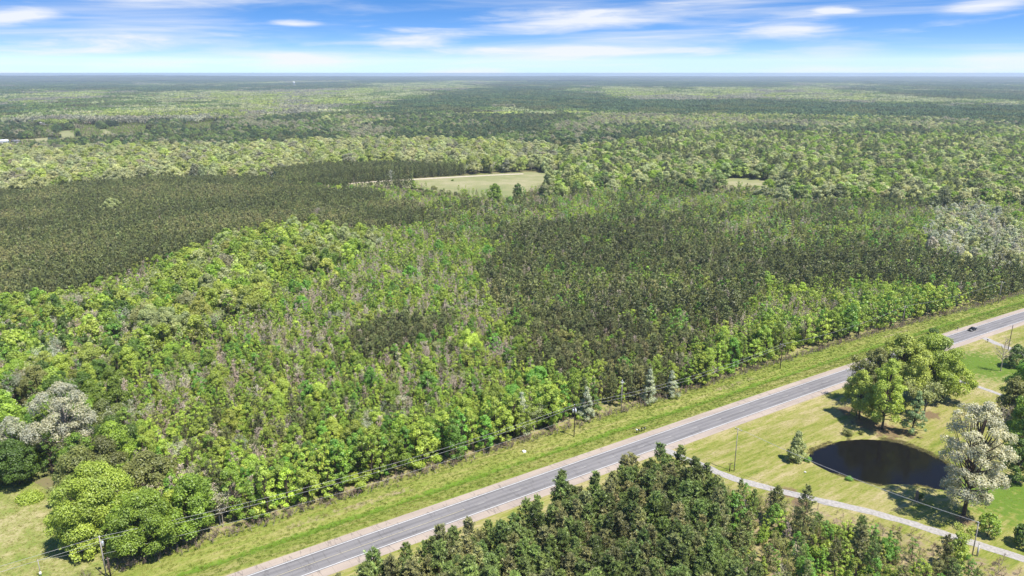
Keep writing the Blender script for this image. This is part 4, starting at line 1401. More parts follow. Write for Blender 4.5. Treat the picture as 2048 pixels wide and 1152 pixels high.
hero((2012, 850), 752, 'oak', 4.8, 'olive', 'olive tree at the yard edge beside the gravel path', seed=44)
hero((1992, 892), 780, 'airy', 4.8, 'blush', 'half-bare tan tree at the yard edge beside the cream tree', seed=45, n_end=120, per=6, leaf=0.22)
hero((2030, 965), 880, 'oak', 4.8, 'deep', 'dark low tree at the yard edge above the lush lawn', seed=46)
hero((2002, 742), 668, 'bare', 3.6, 'twig', 'leafless forked tree beside the drive at the highway', seed=47, nb=46, buds=60)
hero((2030, 735), 690, 'oak', 4.2, 'deep', 'low dark bush-like tree by the dead snag', seed=48, base=0.08)
LG = 'big trees at the meadow corner'
hero((205, 1080), 926, 'oak', 9.6, 'lime', 'huge lime-green oak spreading over the dry meadow', group=LG, seed=51, leaf=0.25)
hero((300, 1112), 985, 'oak', 7.4, 'green', 'green tree between the huge oak and the transformer pole', group=LG, seed=52, leaf=0.25)
hero((392, 1068), 952, 'oak', 6.8, 'green', 'green round-topped tree at the verge next to the huge oak', group=LG, seed=53, leaf=0.3)
hero((168, 1112), 1040, 'oak', 4.6, 'lime', 'low lime-green tree behind the transformer pole', group=LG, seed=54, leaf=0.26, base=0.08)
hero((300, 1000), 905, 'oak', 7.0, 'olive', 'olive tree with pale limbs behind the huge oak', group=LG, seed=55, leaf=0.3)
hero((140, 925), 766, 'oak', 8.4, (0.50, 0.48, 0.385), 'large white-blossomed tree among the dark woods above the meadow', seed=56, leaf=0.25, base=0.3, dens=5.2, lumps=66, lump=0.56, bark='pale_bark', name='flowering_tree')
hero((36, 945), 836, 'oak', 6.8, (0.46, 0.46, 0.36), 'white-blossomed tree at the picture edge above the meadow', seed=57, leaf=0.25, dens=5.2, lumps=56, lump=0.56, bark='pale_bark', name='flowering_tree')
hero((40, 968), 880, 'oak', 6.5, 'deep', 'dark green tree shading the far end of the meadow', seed=58)
hero((160, 962), 845, 'airy', 5.6, 'olive', 'thin tree with white trunk and brown crown above the meadow', seed=59, n_end=90, per=9, leaf=0.24, base=0.45)
hero((196, 940), 850, 'airy', 4.4, 'blush', 'thin tree with forked white limbs beside the brown-crowned one', seed=60, n_end=70, per=6, leaf=0.22, base=0.4)
WG = 'white flowering trees along the verge'
hero((1045, 866), 784, 'oak', 3.5, (0.50, 0.53, 0.40), 'white-flowering conical tree at the verge beside the dark pole', name='flowering_tree', group=WG, seed=61, profile='cone', lumps=40, leaf=0.2, base=0.08, lump=0.8, dens=7)
hero((1174, 838), 772, 'oak', 2.9, (0.50, 0.53, 0.40), 'white-flowering tree right behind the dark pole with silver cans', name='flowering_tree', group=WG, seed=62, profile='cone', lumps=40, leaf=0.2, base=0.08, lump=0.8, dens=7)
hero((1296, 806), 738, 'oak', 2.9, (0.50, 0.53, 0.40), 'white-flowering tree at the verge beyond the pole with the white top', name='flowering_tree', group=WG, seed=63, profile='cone', lumps=40, leaf=0.2, base=0.08, lump=0.8, dens=7)
hero((1342, 795), 742, 'oak', 2.6, (0.50, 0.53, 0.40), 'smaller white-flowering tree at the verge, farthest along the road', name='flowering_tree', group=WG, seed=64, profile='cone', lumps=40, leaf=0.2, base=0.08, lump=0.8, dens=7)
hero((1246, 776), 712, 'oak', 3.0, 'spring', 'vivid emerald-green tree in the wood behind the white-topped pole', seed=65, profile='oval')
hero((855, 800), 742, 'oak', 3.6, 'spring', 'vivid emerald-green round tree in the middle of the young wood', seed=66)
hero((990, 407), 366, 'oak', 6.2, 'green', 'round dark green oak at the near edge of the pasture, beside its twin', seed=71, leaf=0.5)
hero((1036, 405), 366, 'oak', 5.0, 'deep', 'smaller dark green oak at the near edge of the pasture, beside its twin', seed=72, leaf=0.5)
hero((1100, 392), 334, 'oak', 7.2, 'pale', 'pale grey-green oak at the right end of the pasture', seed=73, leaf=0.5)
hero((1135, 388), 328, 'oak', 8.0, 'pale', 'tall pale spreading oak behind the right end of the pasture', seed=74, leaf=0.5)
hero((226, 440), 396, 'oak', 7.5, 'pale', 'pale round oak standing alone in the pine plantation', seed=75, leaf=0.5)
hero((638, 452), 416, 'bare', 6.0, 'blush', 'leafless pinkish tree at the corner of the pine plantation', seed=76, nb=120, buds=300)
hero((448, 560), 496, 'airy', 6.2, (0.36, 0.33, 0.24), 'cream-blossomed tree at the ridge of big hardwoods', seed=78, n_end=170, per=13, leaf=0.4)
hero((782, 372), 338, 'bare', 5.0, 'silver', 'leafless white tree beside the dirt track', seed=79, nb=60, buds=40)
hero((1602, 1085), 972, 'pine', 3.6, 'pine', 'lone tall pine in the brush beside the gravel drive', seed=81)
hero((1548, 1040), 972, 'pine', 2.8, 'pine', 'short pine between the stand and the lone tall pine', seed=82)
hero((1716, 1135), 1052, 'pine', 2.4, 'lpine', 'thin light-tipped pine in the brush below the drive', seed=83)
hero((1466, 1085), 980, 'oak', 2.8, 'spring', 'emerald sapling at the end of the pine stand', seed=84, leaf=0.24)

# ------------------------------------------------------------------ individuals and the rest of the woods
hs = np.array(HERO_SPOTS)
rows = []
spot_rng = np.random.default_rng(99)
xs = np.array([t[0] for t in TREES]); ys = np.array([t[1] for t in TREES]); hh = np.array([t[3] for t in TREES])
clear = np.ones(len(TREES), bool)
for hx, hy, hr in hs:
    clear &= np.hypot(xs - hx, ys - hy) > hr * 0.62
ss, tt = to_st(xs, ys)
dist = np.sqrt(xs ** 2 + ys ** 2 + (CAM_H - hh / 2) ** 2)
px_t, py_t = to_pixel(xs, ys, hh * 0.75)
framed = clear & (px_t > 8) & (px_t < 2040) & (py_t < 1140)
zed = surface_z(xs, ys)
COLOUR = {'fpale': 'grey-green', 'fgreen': 'soft green', 'flime': 'light green', 'fgrey': 'greyish', 'fdeep': 'deep green', 'folive': 'dull olive', 'green': 'green', 'lime': 'lime-green', 'deep': 'dark green', 'yellow': 'yellow-green', 'pale': 'pale green', 'cream': 'cream', 'blush': 'pinkish-tan', 'olive': 'olive', 'pine': 'olive-green',
          'dpine': 'dark', 'spine': 'green-olive', 'sdark': 'deep green', 'lpine': 'light-tipped', 'twig': 'grey-brown', 'silver': 'silvery', 'spring': 'emerald', 'blue': 'blue-green'}
PLACE = {'lowbrush': 'in the low brush before the pasture', 'edge': 'at the forest edge along the verge', 'pinesouth': 'in the pine stand beside the highway', 'brushsouth': 'in the brush below the gravel drive', 'young': 'in the young wood near the verge',
         'pinemix': 'in the mixed pines behind the verge', 'pines': 'in the dark young pines', 'pinepatch': 'in the small pine patch', 'leftwood': 'in the wood beside the plantation', 'oldleft': 'in the old wood above the meadow',
         'ridge': 'on the hardwood ridge', 'silver': 'in the silvery grove', 'greens': 'in the mixed thicket', 'tallmix': 'in the tall mixed wood', 'plantation': 'in the plantation', 'strip': 'in the plantation strip', 'belt': 'in the pale hardwood belt', 'far': 'in the far wood', 'housebelt': 'by the farmhouses'}
KIND_WORD = {'broadleaf_tree': 'broadleaf tree', 'pine_tree': 'pine', 'bare_sapling': 'bare sapling', 'flowering_tree': 'airy tree', 'shrub': 'shrub'}
GROUPS = {'broadleaf_tree': 'leafy trees of the near wood', 'pine_tree': 'pines of the near stands', 'bare_sapling': 'leafless saplings in the young wood', 'flowering_tree': 'pale airy trees of the wood', 'shrub': 'shrubs at the wood edge'}
names = np.array([NAMES[t[2]] for t in TREES])
single = np.zeros(len(TREES), bool)
QUOTA = {'broadleaf_tree': 262, 'pine_tree': 290, 'bare_sapling': 290, 'flowering_tree': 120, 'shrub': 200}
for nm, q in QUOTA.items():
    k = np.where(framed & (names == nm))[0]
    if nm == 'shrub':
        k = np.array([i for i in k if TREES[i][5] in ('edge', 'brushsouth')])
    k = k[np.argsort(dist[k] / hh[k] ** (1.0 if nm != 'pine_tree' else 0.6))][:q]
    single[k] = True

order = {}
for i in np.where(single)[0]:
    order.setdefault((names[i], TREES[i][5], TREES[i][4]), []).append(i)


def ordinal(n):
    return '%d%s' % (n, 'th' if 10 <= n % 100 <= 20 else {1: 'st', 2: 'nd', 3: 'rd'}.get(n % 10, 'th'))


LABELS = {}
for key, idx in order.items():
    idx.sort(key=lambda i: px_t[i])
    for k, i in enumerate(idx):
        size = 'tall ' if hh[i] > 12.5 else ('short ' if hh[i] < 7 else '')
        LABELS[i] = '%s%s %s %s, %s from the left' % (size, COLOUR[key[2]], KIND_WORD[key[0]], PLACE[key[1]], ordinal(k + 1))

for i in np.where(single)[0]:
    x, y, form, H, tk, zn = TREES[i]
    v = spot_rng.integers(VARIANTS[form])
    tm, cm = PROTO[form][v]
    s = H / FORM_H[form]
    w = s * spot_rng.uniform(0.9, 1.15) if form not in ('pine', 'ypine') else max(s, 0.85) * spot_rng.uniform(0.88, 1.1)
    o = thing(NAMES[form], LABELS[i], 'tree' if form != 'shrub' else 'shrub', (x, y, float(zed[i])), spot_rng.uniform(0, 6.28), GROUPS[NAMES[form]])
    o.scale = (w, w, s)
    link('trunk', tm, o)
    c = link('crown', cm, o)
    c['tint'] = jitter(T[tk], spot_rng, 0.16)

# the rest, one object of a kind
rest = clear & ~single
ALLF = {'pine_woods': ('pine', 'ypine'), 'hardwood_forest': ('broad', 'oak'), 'bare_undergrowth': ('bare',), 'blossom_woods': ('airy',), 'shrubbery': ('shrub',)}
TXT = {'pine_woods': 'dense pine woods and plantations filling the middle distance', 'hardwood_forest': 'closed spring-green hardwood forest reaching into the distance',
       'bare_undergrowth': 'grey-brown leafless saplings crowded through the young wood', 'blossom_woods': 'pale open-crowned trees scattered through the forest', 'shrubbery': 'low shrubs filling gaps between the young trees'}
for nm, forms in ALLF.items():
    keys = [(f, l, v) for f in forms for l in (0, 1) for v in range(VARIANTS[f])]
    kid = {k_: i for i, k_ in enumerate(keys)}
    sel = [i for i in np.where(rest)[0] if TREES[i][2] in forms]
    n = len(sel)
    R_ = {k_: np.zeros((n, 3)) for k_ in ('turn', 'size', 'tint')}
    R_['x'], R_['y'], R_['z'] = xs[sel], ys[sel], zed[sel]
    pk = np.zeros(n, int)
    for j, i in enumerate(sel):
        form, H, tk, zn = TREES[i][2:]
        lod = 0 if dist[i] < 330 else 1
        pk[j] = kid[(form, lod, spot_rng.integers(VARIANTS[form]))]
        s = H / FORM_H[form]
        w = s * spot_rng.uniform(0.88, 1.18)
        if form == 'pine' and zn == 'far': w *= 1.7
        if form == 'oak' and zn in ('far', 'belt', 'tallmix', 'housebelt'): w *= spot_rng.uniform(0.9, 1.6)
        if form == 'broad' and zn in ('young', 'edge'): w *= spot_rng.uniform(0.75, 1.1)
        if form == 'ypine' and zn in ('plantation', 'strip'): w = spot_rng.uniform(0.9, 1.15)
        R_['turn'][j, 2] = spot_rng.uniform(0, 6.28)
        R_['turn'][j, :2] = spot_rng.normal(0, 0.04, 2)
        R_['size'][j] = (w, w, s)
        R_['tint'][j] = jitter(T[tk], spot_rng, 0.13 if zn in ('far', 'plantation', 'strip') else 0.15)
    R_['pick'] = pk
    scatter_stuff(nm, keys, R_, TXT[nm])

# far canopy in closed blocks
rng = np.random.default_rng(17)
px_, py_ = [], []
for (r0, r1, d) in ((1880, 4200, 60.0), (4200, 9800, 66.0)):
    X, Y = grid_points(-r1, r1, r0 * 0.7, r1, d, int(r0), 0.2)
    rr = np.hypot(X, Y)
    k = frustum(X, Y, 1.04) & (rr > r0) & (rr <= r1)
    px_.append(X[k]); py_.append(Y[k])
X, Y = np.concatenate(px_), np.concatenate(py_)
n = len(X)
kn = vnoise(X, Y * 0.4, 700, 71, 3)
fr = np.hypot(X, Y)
kn = kn - 0.10 * np.exp(-((fr - 2300) / 600) ** 2) + 0.06 * np.exp(-((fr - 3900) / 1000) ** 2) - 0.14 * np.clip((fr - 5200) / 3000, 0, 1)  # darker and paler bands imitate cloud shadow in the block tints
hn = vnoise(X, Y * 0.4, 300, 72, 2)
pick = np.zeros(n, int); tint = np.zeros((n, 3))
for i in range(n):
    k_ = kn[i] + rng.normal(0, 0.03)
    if k_ < 0.47:
        pick[i] = rng.integers(4, 7) if rng.random() < 0.5 else rng.integers(0, 4)
        c = T['dpine'] if pick[i] > 3 else T['fdeep']
    elif k_ < 0.57:
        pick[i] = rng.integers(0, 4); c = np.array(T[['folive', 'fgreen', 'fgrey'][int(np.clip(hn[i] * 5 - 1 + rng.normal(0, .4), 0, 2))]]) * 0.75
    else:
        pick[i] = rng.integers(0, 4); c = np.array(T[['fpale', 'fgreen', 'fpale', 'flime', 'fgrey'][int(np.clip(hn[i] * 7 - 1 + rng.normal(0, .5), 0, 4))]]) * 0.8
    tint[i] = jitter(np.array(c) * (0.90, 0.97, 1.05), rng, 0.10)  # tints shifted towards blue, distance haze put into the tree colour
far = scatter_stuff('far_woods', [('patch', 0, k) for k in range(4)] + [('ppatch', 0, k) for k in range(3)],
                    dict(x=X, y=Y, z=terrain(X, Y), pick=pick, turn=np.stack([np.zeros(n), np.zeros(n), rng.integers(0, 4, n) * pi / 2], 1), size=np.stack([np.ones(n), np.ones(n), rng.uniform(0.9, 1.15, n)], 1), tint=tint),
                    'endless mixed forest fading towards the horizon')

# the last ridges: canopy seen edge-on
M['ridge'] = ground_mat('distant_canopy', [(0.36, (0.025, 0.04, 0.022)), (0.48, (0.045, 0.06, 0.03)), (0.6, (0.08, 0.095, 0.045)), (0.7, (0.11, 0.11, 0.07))], scales=(0.0012, 0.005, 0.03), weights=(0.45, 0.35, 0.2), bump=0.0)
aa = np.linspace(-0.74, 0.74, 420)
rr = np.concatenate([np.arange(9700, 14000, 110), np.arange(14000, 20500, 220)])
A, Rr = np.meshgrid(aa, rr)
Xr, Yr = np.sin(A) * Rr, np.cos(A) * Rr
Zr = terrain(Xr, Yr) + 8 + 10 * vnoise(Xr, Yr, 110, 81, 3) + 12 * np.round(vnoise(Xr, Yr, 800, 83, 2) * 4) / 4
nx, ny = len(aa), len(rr)
i_, j_ = np.meshgrid(np.arange(nx - 1), np.arange(ny - 1))
a_ = (j_ * nx + i_).ravel()
g = Geo(); g.add(np.stack([Xr, Yr, Zr], -1).reshape(-1, 3), np.concatenate([np.stack([a_, a_ + nx, a_ + 1], 1), np.stack([a_ + 1, a_ + nx, a_ + nx + 1], 1)]))
part('distant_hills', g, M['ridge'], None, True, kind='structure', label='low wooded ridges on the horizon')


# ------------------------------------------------------------------ grass tufts, dead brush, reeds
def tuft(seed, n=22, h=0.20, r=0.5):
    rng = np.random.default_rng(seed)
    g = Geo()
    P = np.stack([rng.normal(0, r * 0.5, n), rng.normal(0, r * 0.5, n), np.zeros(n)], 1)
    D = unit(np.stack([rng.normal(0, 0.5, n), rng.normal(0, 0.5, n), np.ones(n)], 1))
    blades(g, P, D, h * rng.uniform(0.5, 1.2, n), 0.05, rng, 0, rng.uniform(0, 1, n))
    return g


for k in range(3):
    SLOT[('tuft', 0, k)] = tuft(40 + k).mesh('tuft_%d' % k, [M['leaf']])
    SLOT[('brush', 0, k)] = SLOT[('bare', 1, k)]


def scatter_tufts(name, s0, s1, t0, t1, n, seed, label, colours, size=(0.6, 1.5), accept=None):
    rng = np.random.default_rng(seed)
    S, T_ = rng.uniform(s0, s1, n), rng.uniform(t0, t1, n)
    Tt = T_ + bend(S) * (np.interp(-T_, [6, 30], [1, 0]) if t1 < 0 else 1.0)
    x, y = from_st(S, Tt)
    z = (np.full(n, 0.12) if t0 >= 20 else verge_z(S, T_)) if t0 > 0 else lawn_z(S, T_)
    k = frustum(x, y, 1.03)
    if accept is not None:
        k &= accept(S, T_, rng)
    x, y, z = x[k], y[k], z[k]
    m = len(x)
    ci = np.clip((vnoise(x, y, 9, seed, 2) * 0.7 + rng.random(m) * 0.3) * len(colours), 0, len(colours) - 1).astype(int)
    tint = np.array(colours)[ci] * rng.uniform(0.85, 1.15, (m, 1))
    sc = rng.uniform(*size, m)
    scatter_stuff(name, [('tuft', 0, i) for i in range(3)], dict(x=x, y=y, z=z - 0.03, pick=rng.integers(0, 3, m), turn=np.stack([np.zeros(m), np.zeros(m), rng.uniform(0, 6.28, m)], 1), size=np.stack([sc, sc, sc * rng.uniform(0.6, 1.2, m)], 1), tint=tint), label)


GR = [(0.12, 0.19, 0.02), (0.17, 0.23, 0.03), (0.23, 0.26, 0.045), (0.30, 0.28, 0.09)]
scatter_tufts('verge_grass', -150, 390, 6.6, 24.5, 36000, 3, 'rough grass tufts on the highway verge and in its ditch', GR, (0.5, 1.3))
scatter_tufts('lawn_grass', 5, 330, -80, -6.8, 50000, 4, 'short grass tufts on the lawn', GR[1:] + [(0.24, 0.21, 0.09)], (0.3, 0.7), accept=lambda S, T_, r: poly_dist(S, T_, pond_st) > 0.8)
MEADOW_XY = zone_poly(LEFT_MEADOW, 0)
scatter_tufts('meadow_grass', -200, -90, 20, 85, 16000, 8, 'dry grass tufts in the pale meadow', [(0.20, 0.24, 0.05), (0.30, 0.28, 0.10), (0.38, 0.33, 0.18)], (0.4, 1.0), accept=lambda S, T_, r: in_poly(*from_st(S, T_), MEADOW_XY))
scatter_tufts('pond_reeds', 60, 125, -75, -25, 36000, 6, 'dry reeds and weeds round the pond bank', [(0.36, 0.29, 0.18), (0.28, 0.25, 0.12), (0.14, 0.2, 0.04)], (0.8, 2.0),
              accept=lambda S, T_, r: (np.abs(poly_dist(S, T_, pond_st) - 0.35) < 0.55) & (vnoise(S, T_, 7, 13) > 0.40))

rng = np.random.default_rng(23)
S = rng.uniform(-130, 330, 1500)
edge = FOREST_EDGE_T - 3.0 * np.clip((S - 200) / 80, 0, 1)
Tt = edge + rng.normal(-1.4, 0.9, len(S))
x, y = from_st(S, Tt + bend(S))
m = len(x)
sc = rng.uniform(0.10, 0.28, m)
scatter_stuff('dead_brush', [('brush', 0, i) for i in range(3)], dict(x=x, y=y, z=np.zeros(m), pick=rng.integers(0, 3, m), turn=np.stack([rng.normal(0, 0.4, m), rng.normal(0, 0.4, m), rng.uniform(0, 6.28, m)], 1),
              size=np.stack([sc * 1.5, sc * 1.5, sc], 1), tint=np.array([jitter((0.22, 0.17, 0.125), rng, 0.15) for _ in range(m)])), 'grey dead brush lying along the foot of the forest edge')
S = rng.uniform(40, 110, 900); Tt = rng.uniform(-110, -40, 900)
x, y = from_st(S, Tt)
k = (below_drive(S, Tt) > 0.4)
x, y = x[k], y[k]; m = len(x); sc = rng.uniform(0.12, 0.35, m)
scatter_stuff('dry_weeds', [('brush', 0, i) for i in range(3)], dict(x=x, y=y, z=surface_z(x, y), pick=rng.integers(0, 3, m), turn=np.stack([rng.normal(0, 0.3, m), rng.normal(0, 0.3, m), rng.uniform(0, 6.28, m)], 1),
              size=np.stack([sc * 1.4, sc * 1.4, sc], 1), tint=np.array([jitter((0.26, 0.20, 0.13), rng, 0.15) for _ in range(m)])), 'tan dry weeds in the brush below the gravel drive')


# ------------------------------------------------------------------ poles, wires, car, houses and small things
def utility_pole(px, top, label, wood='wood_dark', arm=True, cans=0, white_top=False, r=0.17):
    g = survey(*px)
    H = min(tree_height(px[0], px[1], top), 14.5)
    z = float(surface_z(g[0], g[1]))
    o = thing('utility_pole', label, 'utility pole', (g[0], g[1], z), ROAD_ANG, 'utility poles along the highway')
    q = Geo(); tube(q, [(0, 0, -0.3), (0, 0, H * 0.5), (0, 0, H)], [r, r * 0.85, r * 0.66], 10, cap=True); part('pole', q, M[wood], o, True)
    if arm:
        q = Geo(); box(q, (0.18, 0, H - 0.55), (0.12, 2.4, 0.14)); part('crossarm', q, M['wood_grey'], o)
        for dy in (-1.1, 0.0, 1.1):
            q = Geo(); tube(q, [(0.18, dy, H - 0.48), (0.18, dy, H - 0.35), (0.18, dy, H - 0.18)], [0.05, 0.11, 0.05], 8, cap=True); part('insulator', q, M['ceramic'], o, True)
    else:
        for dz in (0.15, 1.0):
            q = Geo(); tube(q, [(0, 0, H - dz), (0, 0.16, H - dz + 0.05), (0, 0.3, H - dz + 0.2)], [0.07, 0.11, 0.06], 8, cap=True); part('insulator', q, M['ceramic'], o, True)
    for k in range(cans):
        a = k * 2.1 + 0.6
        q = Geo(); tube(q, [(cos(a) * 0.5, sin(a) * 0.5, H - 2.7), (cos(a) * 0.5, sin(a) * 0.5, H - 2.6), (cos(a) * 0.5, sin(a) * 0.5, H - 1.6), (cos(a) * 0.5, sin(a) * 0.5, H - 1.5)], [0.24, 0.32, 0.32, 0.22], 12, cap=True)
        cn = part('transformer', q, M['steel'], o, True)
        q = Geo(); tube(q, [(cos(a) * 0.5, sin(a) * 0.5, H - 1.5), (cos(a) * 0.5, sin(a) * 0.5, H - 1.2)], [0.07, 0.04], 6, cap=True); part('bushing', q, M['ceramic'], cn, True)
    if white_top:
        q = Geo(); tube(q, [(0.0, 0, H - 0.2), (0, 0, H + 0.5)], [0.14, 0.05], 8, cap=True); part('cap', q, M['white'], o, True)
        for a in range(5):
            q = Geo(); tube(q, [(0, 0, H - 0.7), (cos(a * 1.26) * 0.7, sin(a * 1.26) * 0.7, H - 0.35 - 0.2 * (a % 2))], [0.06, 0.05], 6, cap=True); part('bracket', q, M['white'], o)
    q = Geo(); box(q, (r + 0.01, 0, 1.8), (0.03, 0.22, 0.35)); part('tag', q, M['steel'], o)
    return np.array((g[0], g[1], z + H)), o


tops = {}
tops['a'], _ = utility_pole((213, 1154), 1074, 'pale grey pole with silver transformer at the meadow corner', 'wood_grey', False, 1)
tops['b'], _ = utility_pole((1148, 872), 808, 'dark pole with a cluster of silver cans on the verge', 'wood_dark', False, 3)
tops['c'], _ = utility_pole((1242, 822), 762, 'thin grey pole with bright white top at the forest edge', 'wood_grey', False, 0, True)
tops['d'], _ = utility_pole((1560, 738), 688, 'brown pole on the verge opposite the pond clump', 'wood_dark', True)
tops['e'], _ = utility_pole((1804, 652), 612, 'grey pole on the verge behind the pond clump', 'wood_grey', True)
tops['f'], _ = utility_pole((1996, 607), 562, 'white-topped grey pole on the verge beyond the car', 'wood_grey', True)
tops['g'], _ = utility_pole((1468, 942), 856, 'slim pale pole with crossarm on the lawn by the gravel drive', 'wood_grey', True, r=0.13)
tops['h'], _ = utility_pole((1944, 1112), 1044, 'white pole on the near side of the gravel drive', 'wood_grey', False, 0, r=0.15)
tops['i'], _ = utility_pole((2016, 700), 650, 'dark slim pole beside the leafless forked tree', 'wood_dark', False)
a0 = survey(222, 1156)
o = thing('wooden_post', 'short dark brown post right beside the transformer pole', 'post', (a0[0], a0[1], 0.0), ROAD_ANG)
q = Geo(); tube(q, [(0, 0, -0.2), (0, 0, 5.6)], [0.19, 0.16], 10, cap=True); part('post', q, M['wood_dark'], o, True)
q = Geo(); box(q, (0, 0, 5.1), (0.9, 0.12, 0.12)); part('crossarm', q, M['wood_grey'], o)
a0 = survey(83, 1156)
o = thing('service_pole', 'small service pole with white meter box in the meadow', 'pole', (a0[0], a0[1], 0.0), ROAD_ANG)
q = Geo(); tube(q, [(0, 0, -0.2), (0, 0, 5.0)], [0.11, 0.08], 8, cap=True); part('pole', q, M['wood_grey'], o, True)
q = Geo(); box(q, (-0.02, -0.22, 1.4), (0.45, 0.3, 0.8)); part('meter_box', q, M['white'], o)
SERVICE_TOP = np.array((a0[0], a0[1], 4.9))
a0 = survey(1954, 1112)
o = thing('wooden_post', 'short pale post beside the white pole at the drive', 'post', (a0[0], a0[1], 0.0))
q = Geo(); tube(q, [(0, 0, -0.2), (0, 0, 3.4)], [0.24, 0.2], 10, cap=True); part('post', q, M['stone'], o, True)
q = Geo(); tube(q, [(0, 0, 3.4), (0, 0, 3.5)], [0.22, 0.12], 10, cap=True); part('cap', q, M['wood_grey'], o, True)
a0 = survey(1465, 943)
a1 = survey(1459, 943)
o = thing('signpost', 'short dark post with a crossbar at the drive entrance', 'post', (a1[0], a1[1], float(surface_z(*a1))), 0.2)
q = Geo(); tube(q, [(0, 0, -0.2), (0, 0, 2.6)], [0.13, 0.11], 8, cap=True); part('post', q, M['wood_dark'], o, True)
q = Geo(); box(q, (0.0, 0, 2.55), (1.4, 0.1, 0.14)); part('crossbar', q, M['wood_dark'], o)


def wire(a, b, sag, label, r=0.036):
    u = np.linspace(0, 1, 26)[:, None]
    p = a * (1 - u) + b * u
    p[:, 2] -= sag * 4 * (u * (1 - u))[:, 0]
    g = Geo(); tube(g, p, r, 4)
    return part('power_line', g, M['wire'], None, True, label=label, category='power line', group='overhead wires')


ext = np.array((*from_st(-185, 21.5), 12.6))
off = np.array((RN[0], RN[1], 0))
wire(ext, tops['a'], 1.0, 'upper wire running from the transformer pole out over the dry meadow')
wire(ext - (0, 0, 1.2), tops['a'] - (0, 0, 1.2), 1.2, 'lower wire running from the transformer pole out over the dry meadow')
wire(tops['a'], tops['b'], 2.6, 'top wire between the transformer pole and the dark pole with cans')
wire(tops['a'] - (0, 0, 0.9), tops['b'] - (0, 0, 0.9), 2.9, 'second wire between the transformer pole and the dark pole with cans')
wire(tops['a'] - (0, 0, 4.6), tops['b'] - (0, 0, 4.4), 2.4, 'lowest cable between the transformer pole and the dark pole with cans', 0.03)
wire(tops['b'], tops['d'], 2.2, 'top wire from the pole with cans to the brown pole')
wire(tops['b'] - (0, 0, 1), tops['d'] - (0, 0, 1), 2.4, 'second wire from the pole with cans to the brown pole')
wire(tops['d'], tops['e'], 2.0, 'wire from the brown pole to the grey pole behind the clump')
wire(tops['e'], tops['f'], 1.6, 'wire from the grey pole behind the clump to the white-topped pole')
wire(tops['g'] + off * 0.6, tops['h'] + off * 0.4, 1.4, 'upper wire crossing the pond from the slim pale pole', 0.03)
wire(tops['g'] - off * 0.6, tops['h'] - off * 0.4, 1.4, 'lower wire crossing the pond from the slim pale pole', 0.03)
wire(SERVICE_TOP, tops['a'] - (0, 0, 1.6), 0.8, 'short drop wire from the transformer pole to the service pole', 0.03)


# car in the far lane, heading towards the left end of the highway
def build_car():
    s0 = 238.0
    x, y = from_st(s0, 1.75 + float(bend(s0)))
    o = thing('car', 'black car driving on the highway', 'car', (float(x), float(y), 0.1), ROAD_ANG + pi - 0.02)
    q = Geo()
    low = [(-2.35, 0.35), (-2.38, 0.72), (-2.2, 0.93), (-1.7, 1.0), (1.0, 0.98), (2.0, 0.86), (2.36, 0.66), (2.38, 0.36), (1.9, 0.24), (-1.9, 0.24)]
    prism(q, low, -0.90, 0.90); part('body', q, M['car'], o)
    q = Geo()
    prism(q, [(-1.55, 0.99), (-0.95, 1.42), (0.15, 1.46), (0.95, 0.99)], -0.74, 0.74); part('window', q, M['glass'], o)
    q = Geo(); prism(q, [(-1.0, 1.425), (-0.9, 1.46), (0.1, 1.50), (0.2, 1.465)], -0.70, 0.70); part('roof', q, M['car'], o)
    for sx in (-1.45, 1.42):
        for sy in (-0.84, 0.84):
            q = Geo(); tube(q, [(sx, sy - 0.11, 0.33), (sx, sy + 0.11, 0.33)], [0.33, 0.33], 16, cap=True); w = part('wheel', q, M['rubber'], o, False)
            q = Geo(); e = math.copysign(0.115, sy); tube(q, [(sx, sy + e * 0.8, 0.33), (sx, sy + e * 1.08, 0.33)], [0.21, 0.19], 12, cap=True); part('rim', q, M['steel'], w)
    for sy in (-0.62, 0.62):
        q = Geo(); box(q, (2.33, sy, 0.68), (0.12, 0.4, 0.13)); part('headlight', q, M['lamp'], o)
        q = Geo(); box(q, (-2.34, sy, 0.78), (0.08, 0.42, 0.13)); part('tail_light', q, M['tail'], o)
        q = Geo(); box(q, (0.62, math.copysign(0.98, sy), 1.02), (0.18, 0.16, 0.12)); part('mirror', q, M['car'], o)


build_car()


def mailbox(px, label, mat='black'):
    g = survey(*px)
    o = thing('mailbox', label, 'mailbox', (g[0], g[1], float(surface_z(g[0], g[1]))), ROAD_ANG, 'roadside mailboxes')
    q = Geo(); box(q, (0, 0, 0.5), (0.13, 0.13, 1.3)); part('post', q, M['wood_dark'], o)
    q = Geo(); prism(q, [(-0.17, 1.08), (0.17, 1.08), (0.17, 1.28), (0.12, 1.38), (0, 1.42), (-0.12, 1.38), (-0.17, 1.28)], -0.36, 0.36); b = part('box', q, M[mat], o)
    q = Geo(); box(q, (0, -0.37, 1.23), (0.28, 0.02, 0.26)); part('door', q, M['steel' if mat == 'black' else 'white'], b)
    q = Geo(); box(q, (0.185, 0.1, 1.38), (0.02, 0.05, 0.22)); part('flag', q, M['tail'], b)


mailbox((1273, 866), 'white mailbox at the verge, first of the row', 'white')
mailbox((1277.5, 866), 'black mailbox next to the white one at the verge')
mailbox((1283.5, 863.5), 'middle black mailbox of the row at the verge')
mailbox((1288.5, 862), 'last black mailbox of the row at the verge')
mailbox((1915, 661), 'lone black mailbox at the verge near the car')
mailbox((1975, 684), 'lone black mailbox by the short pale drive')


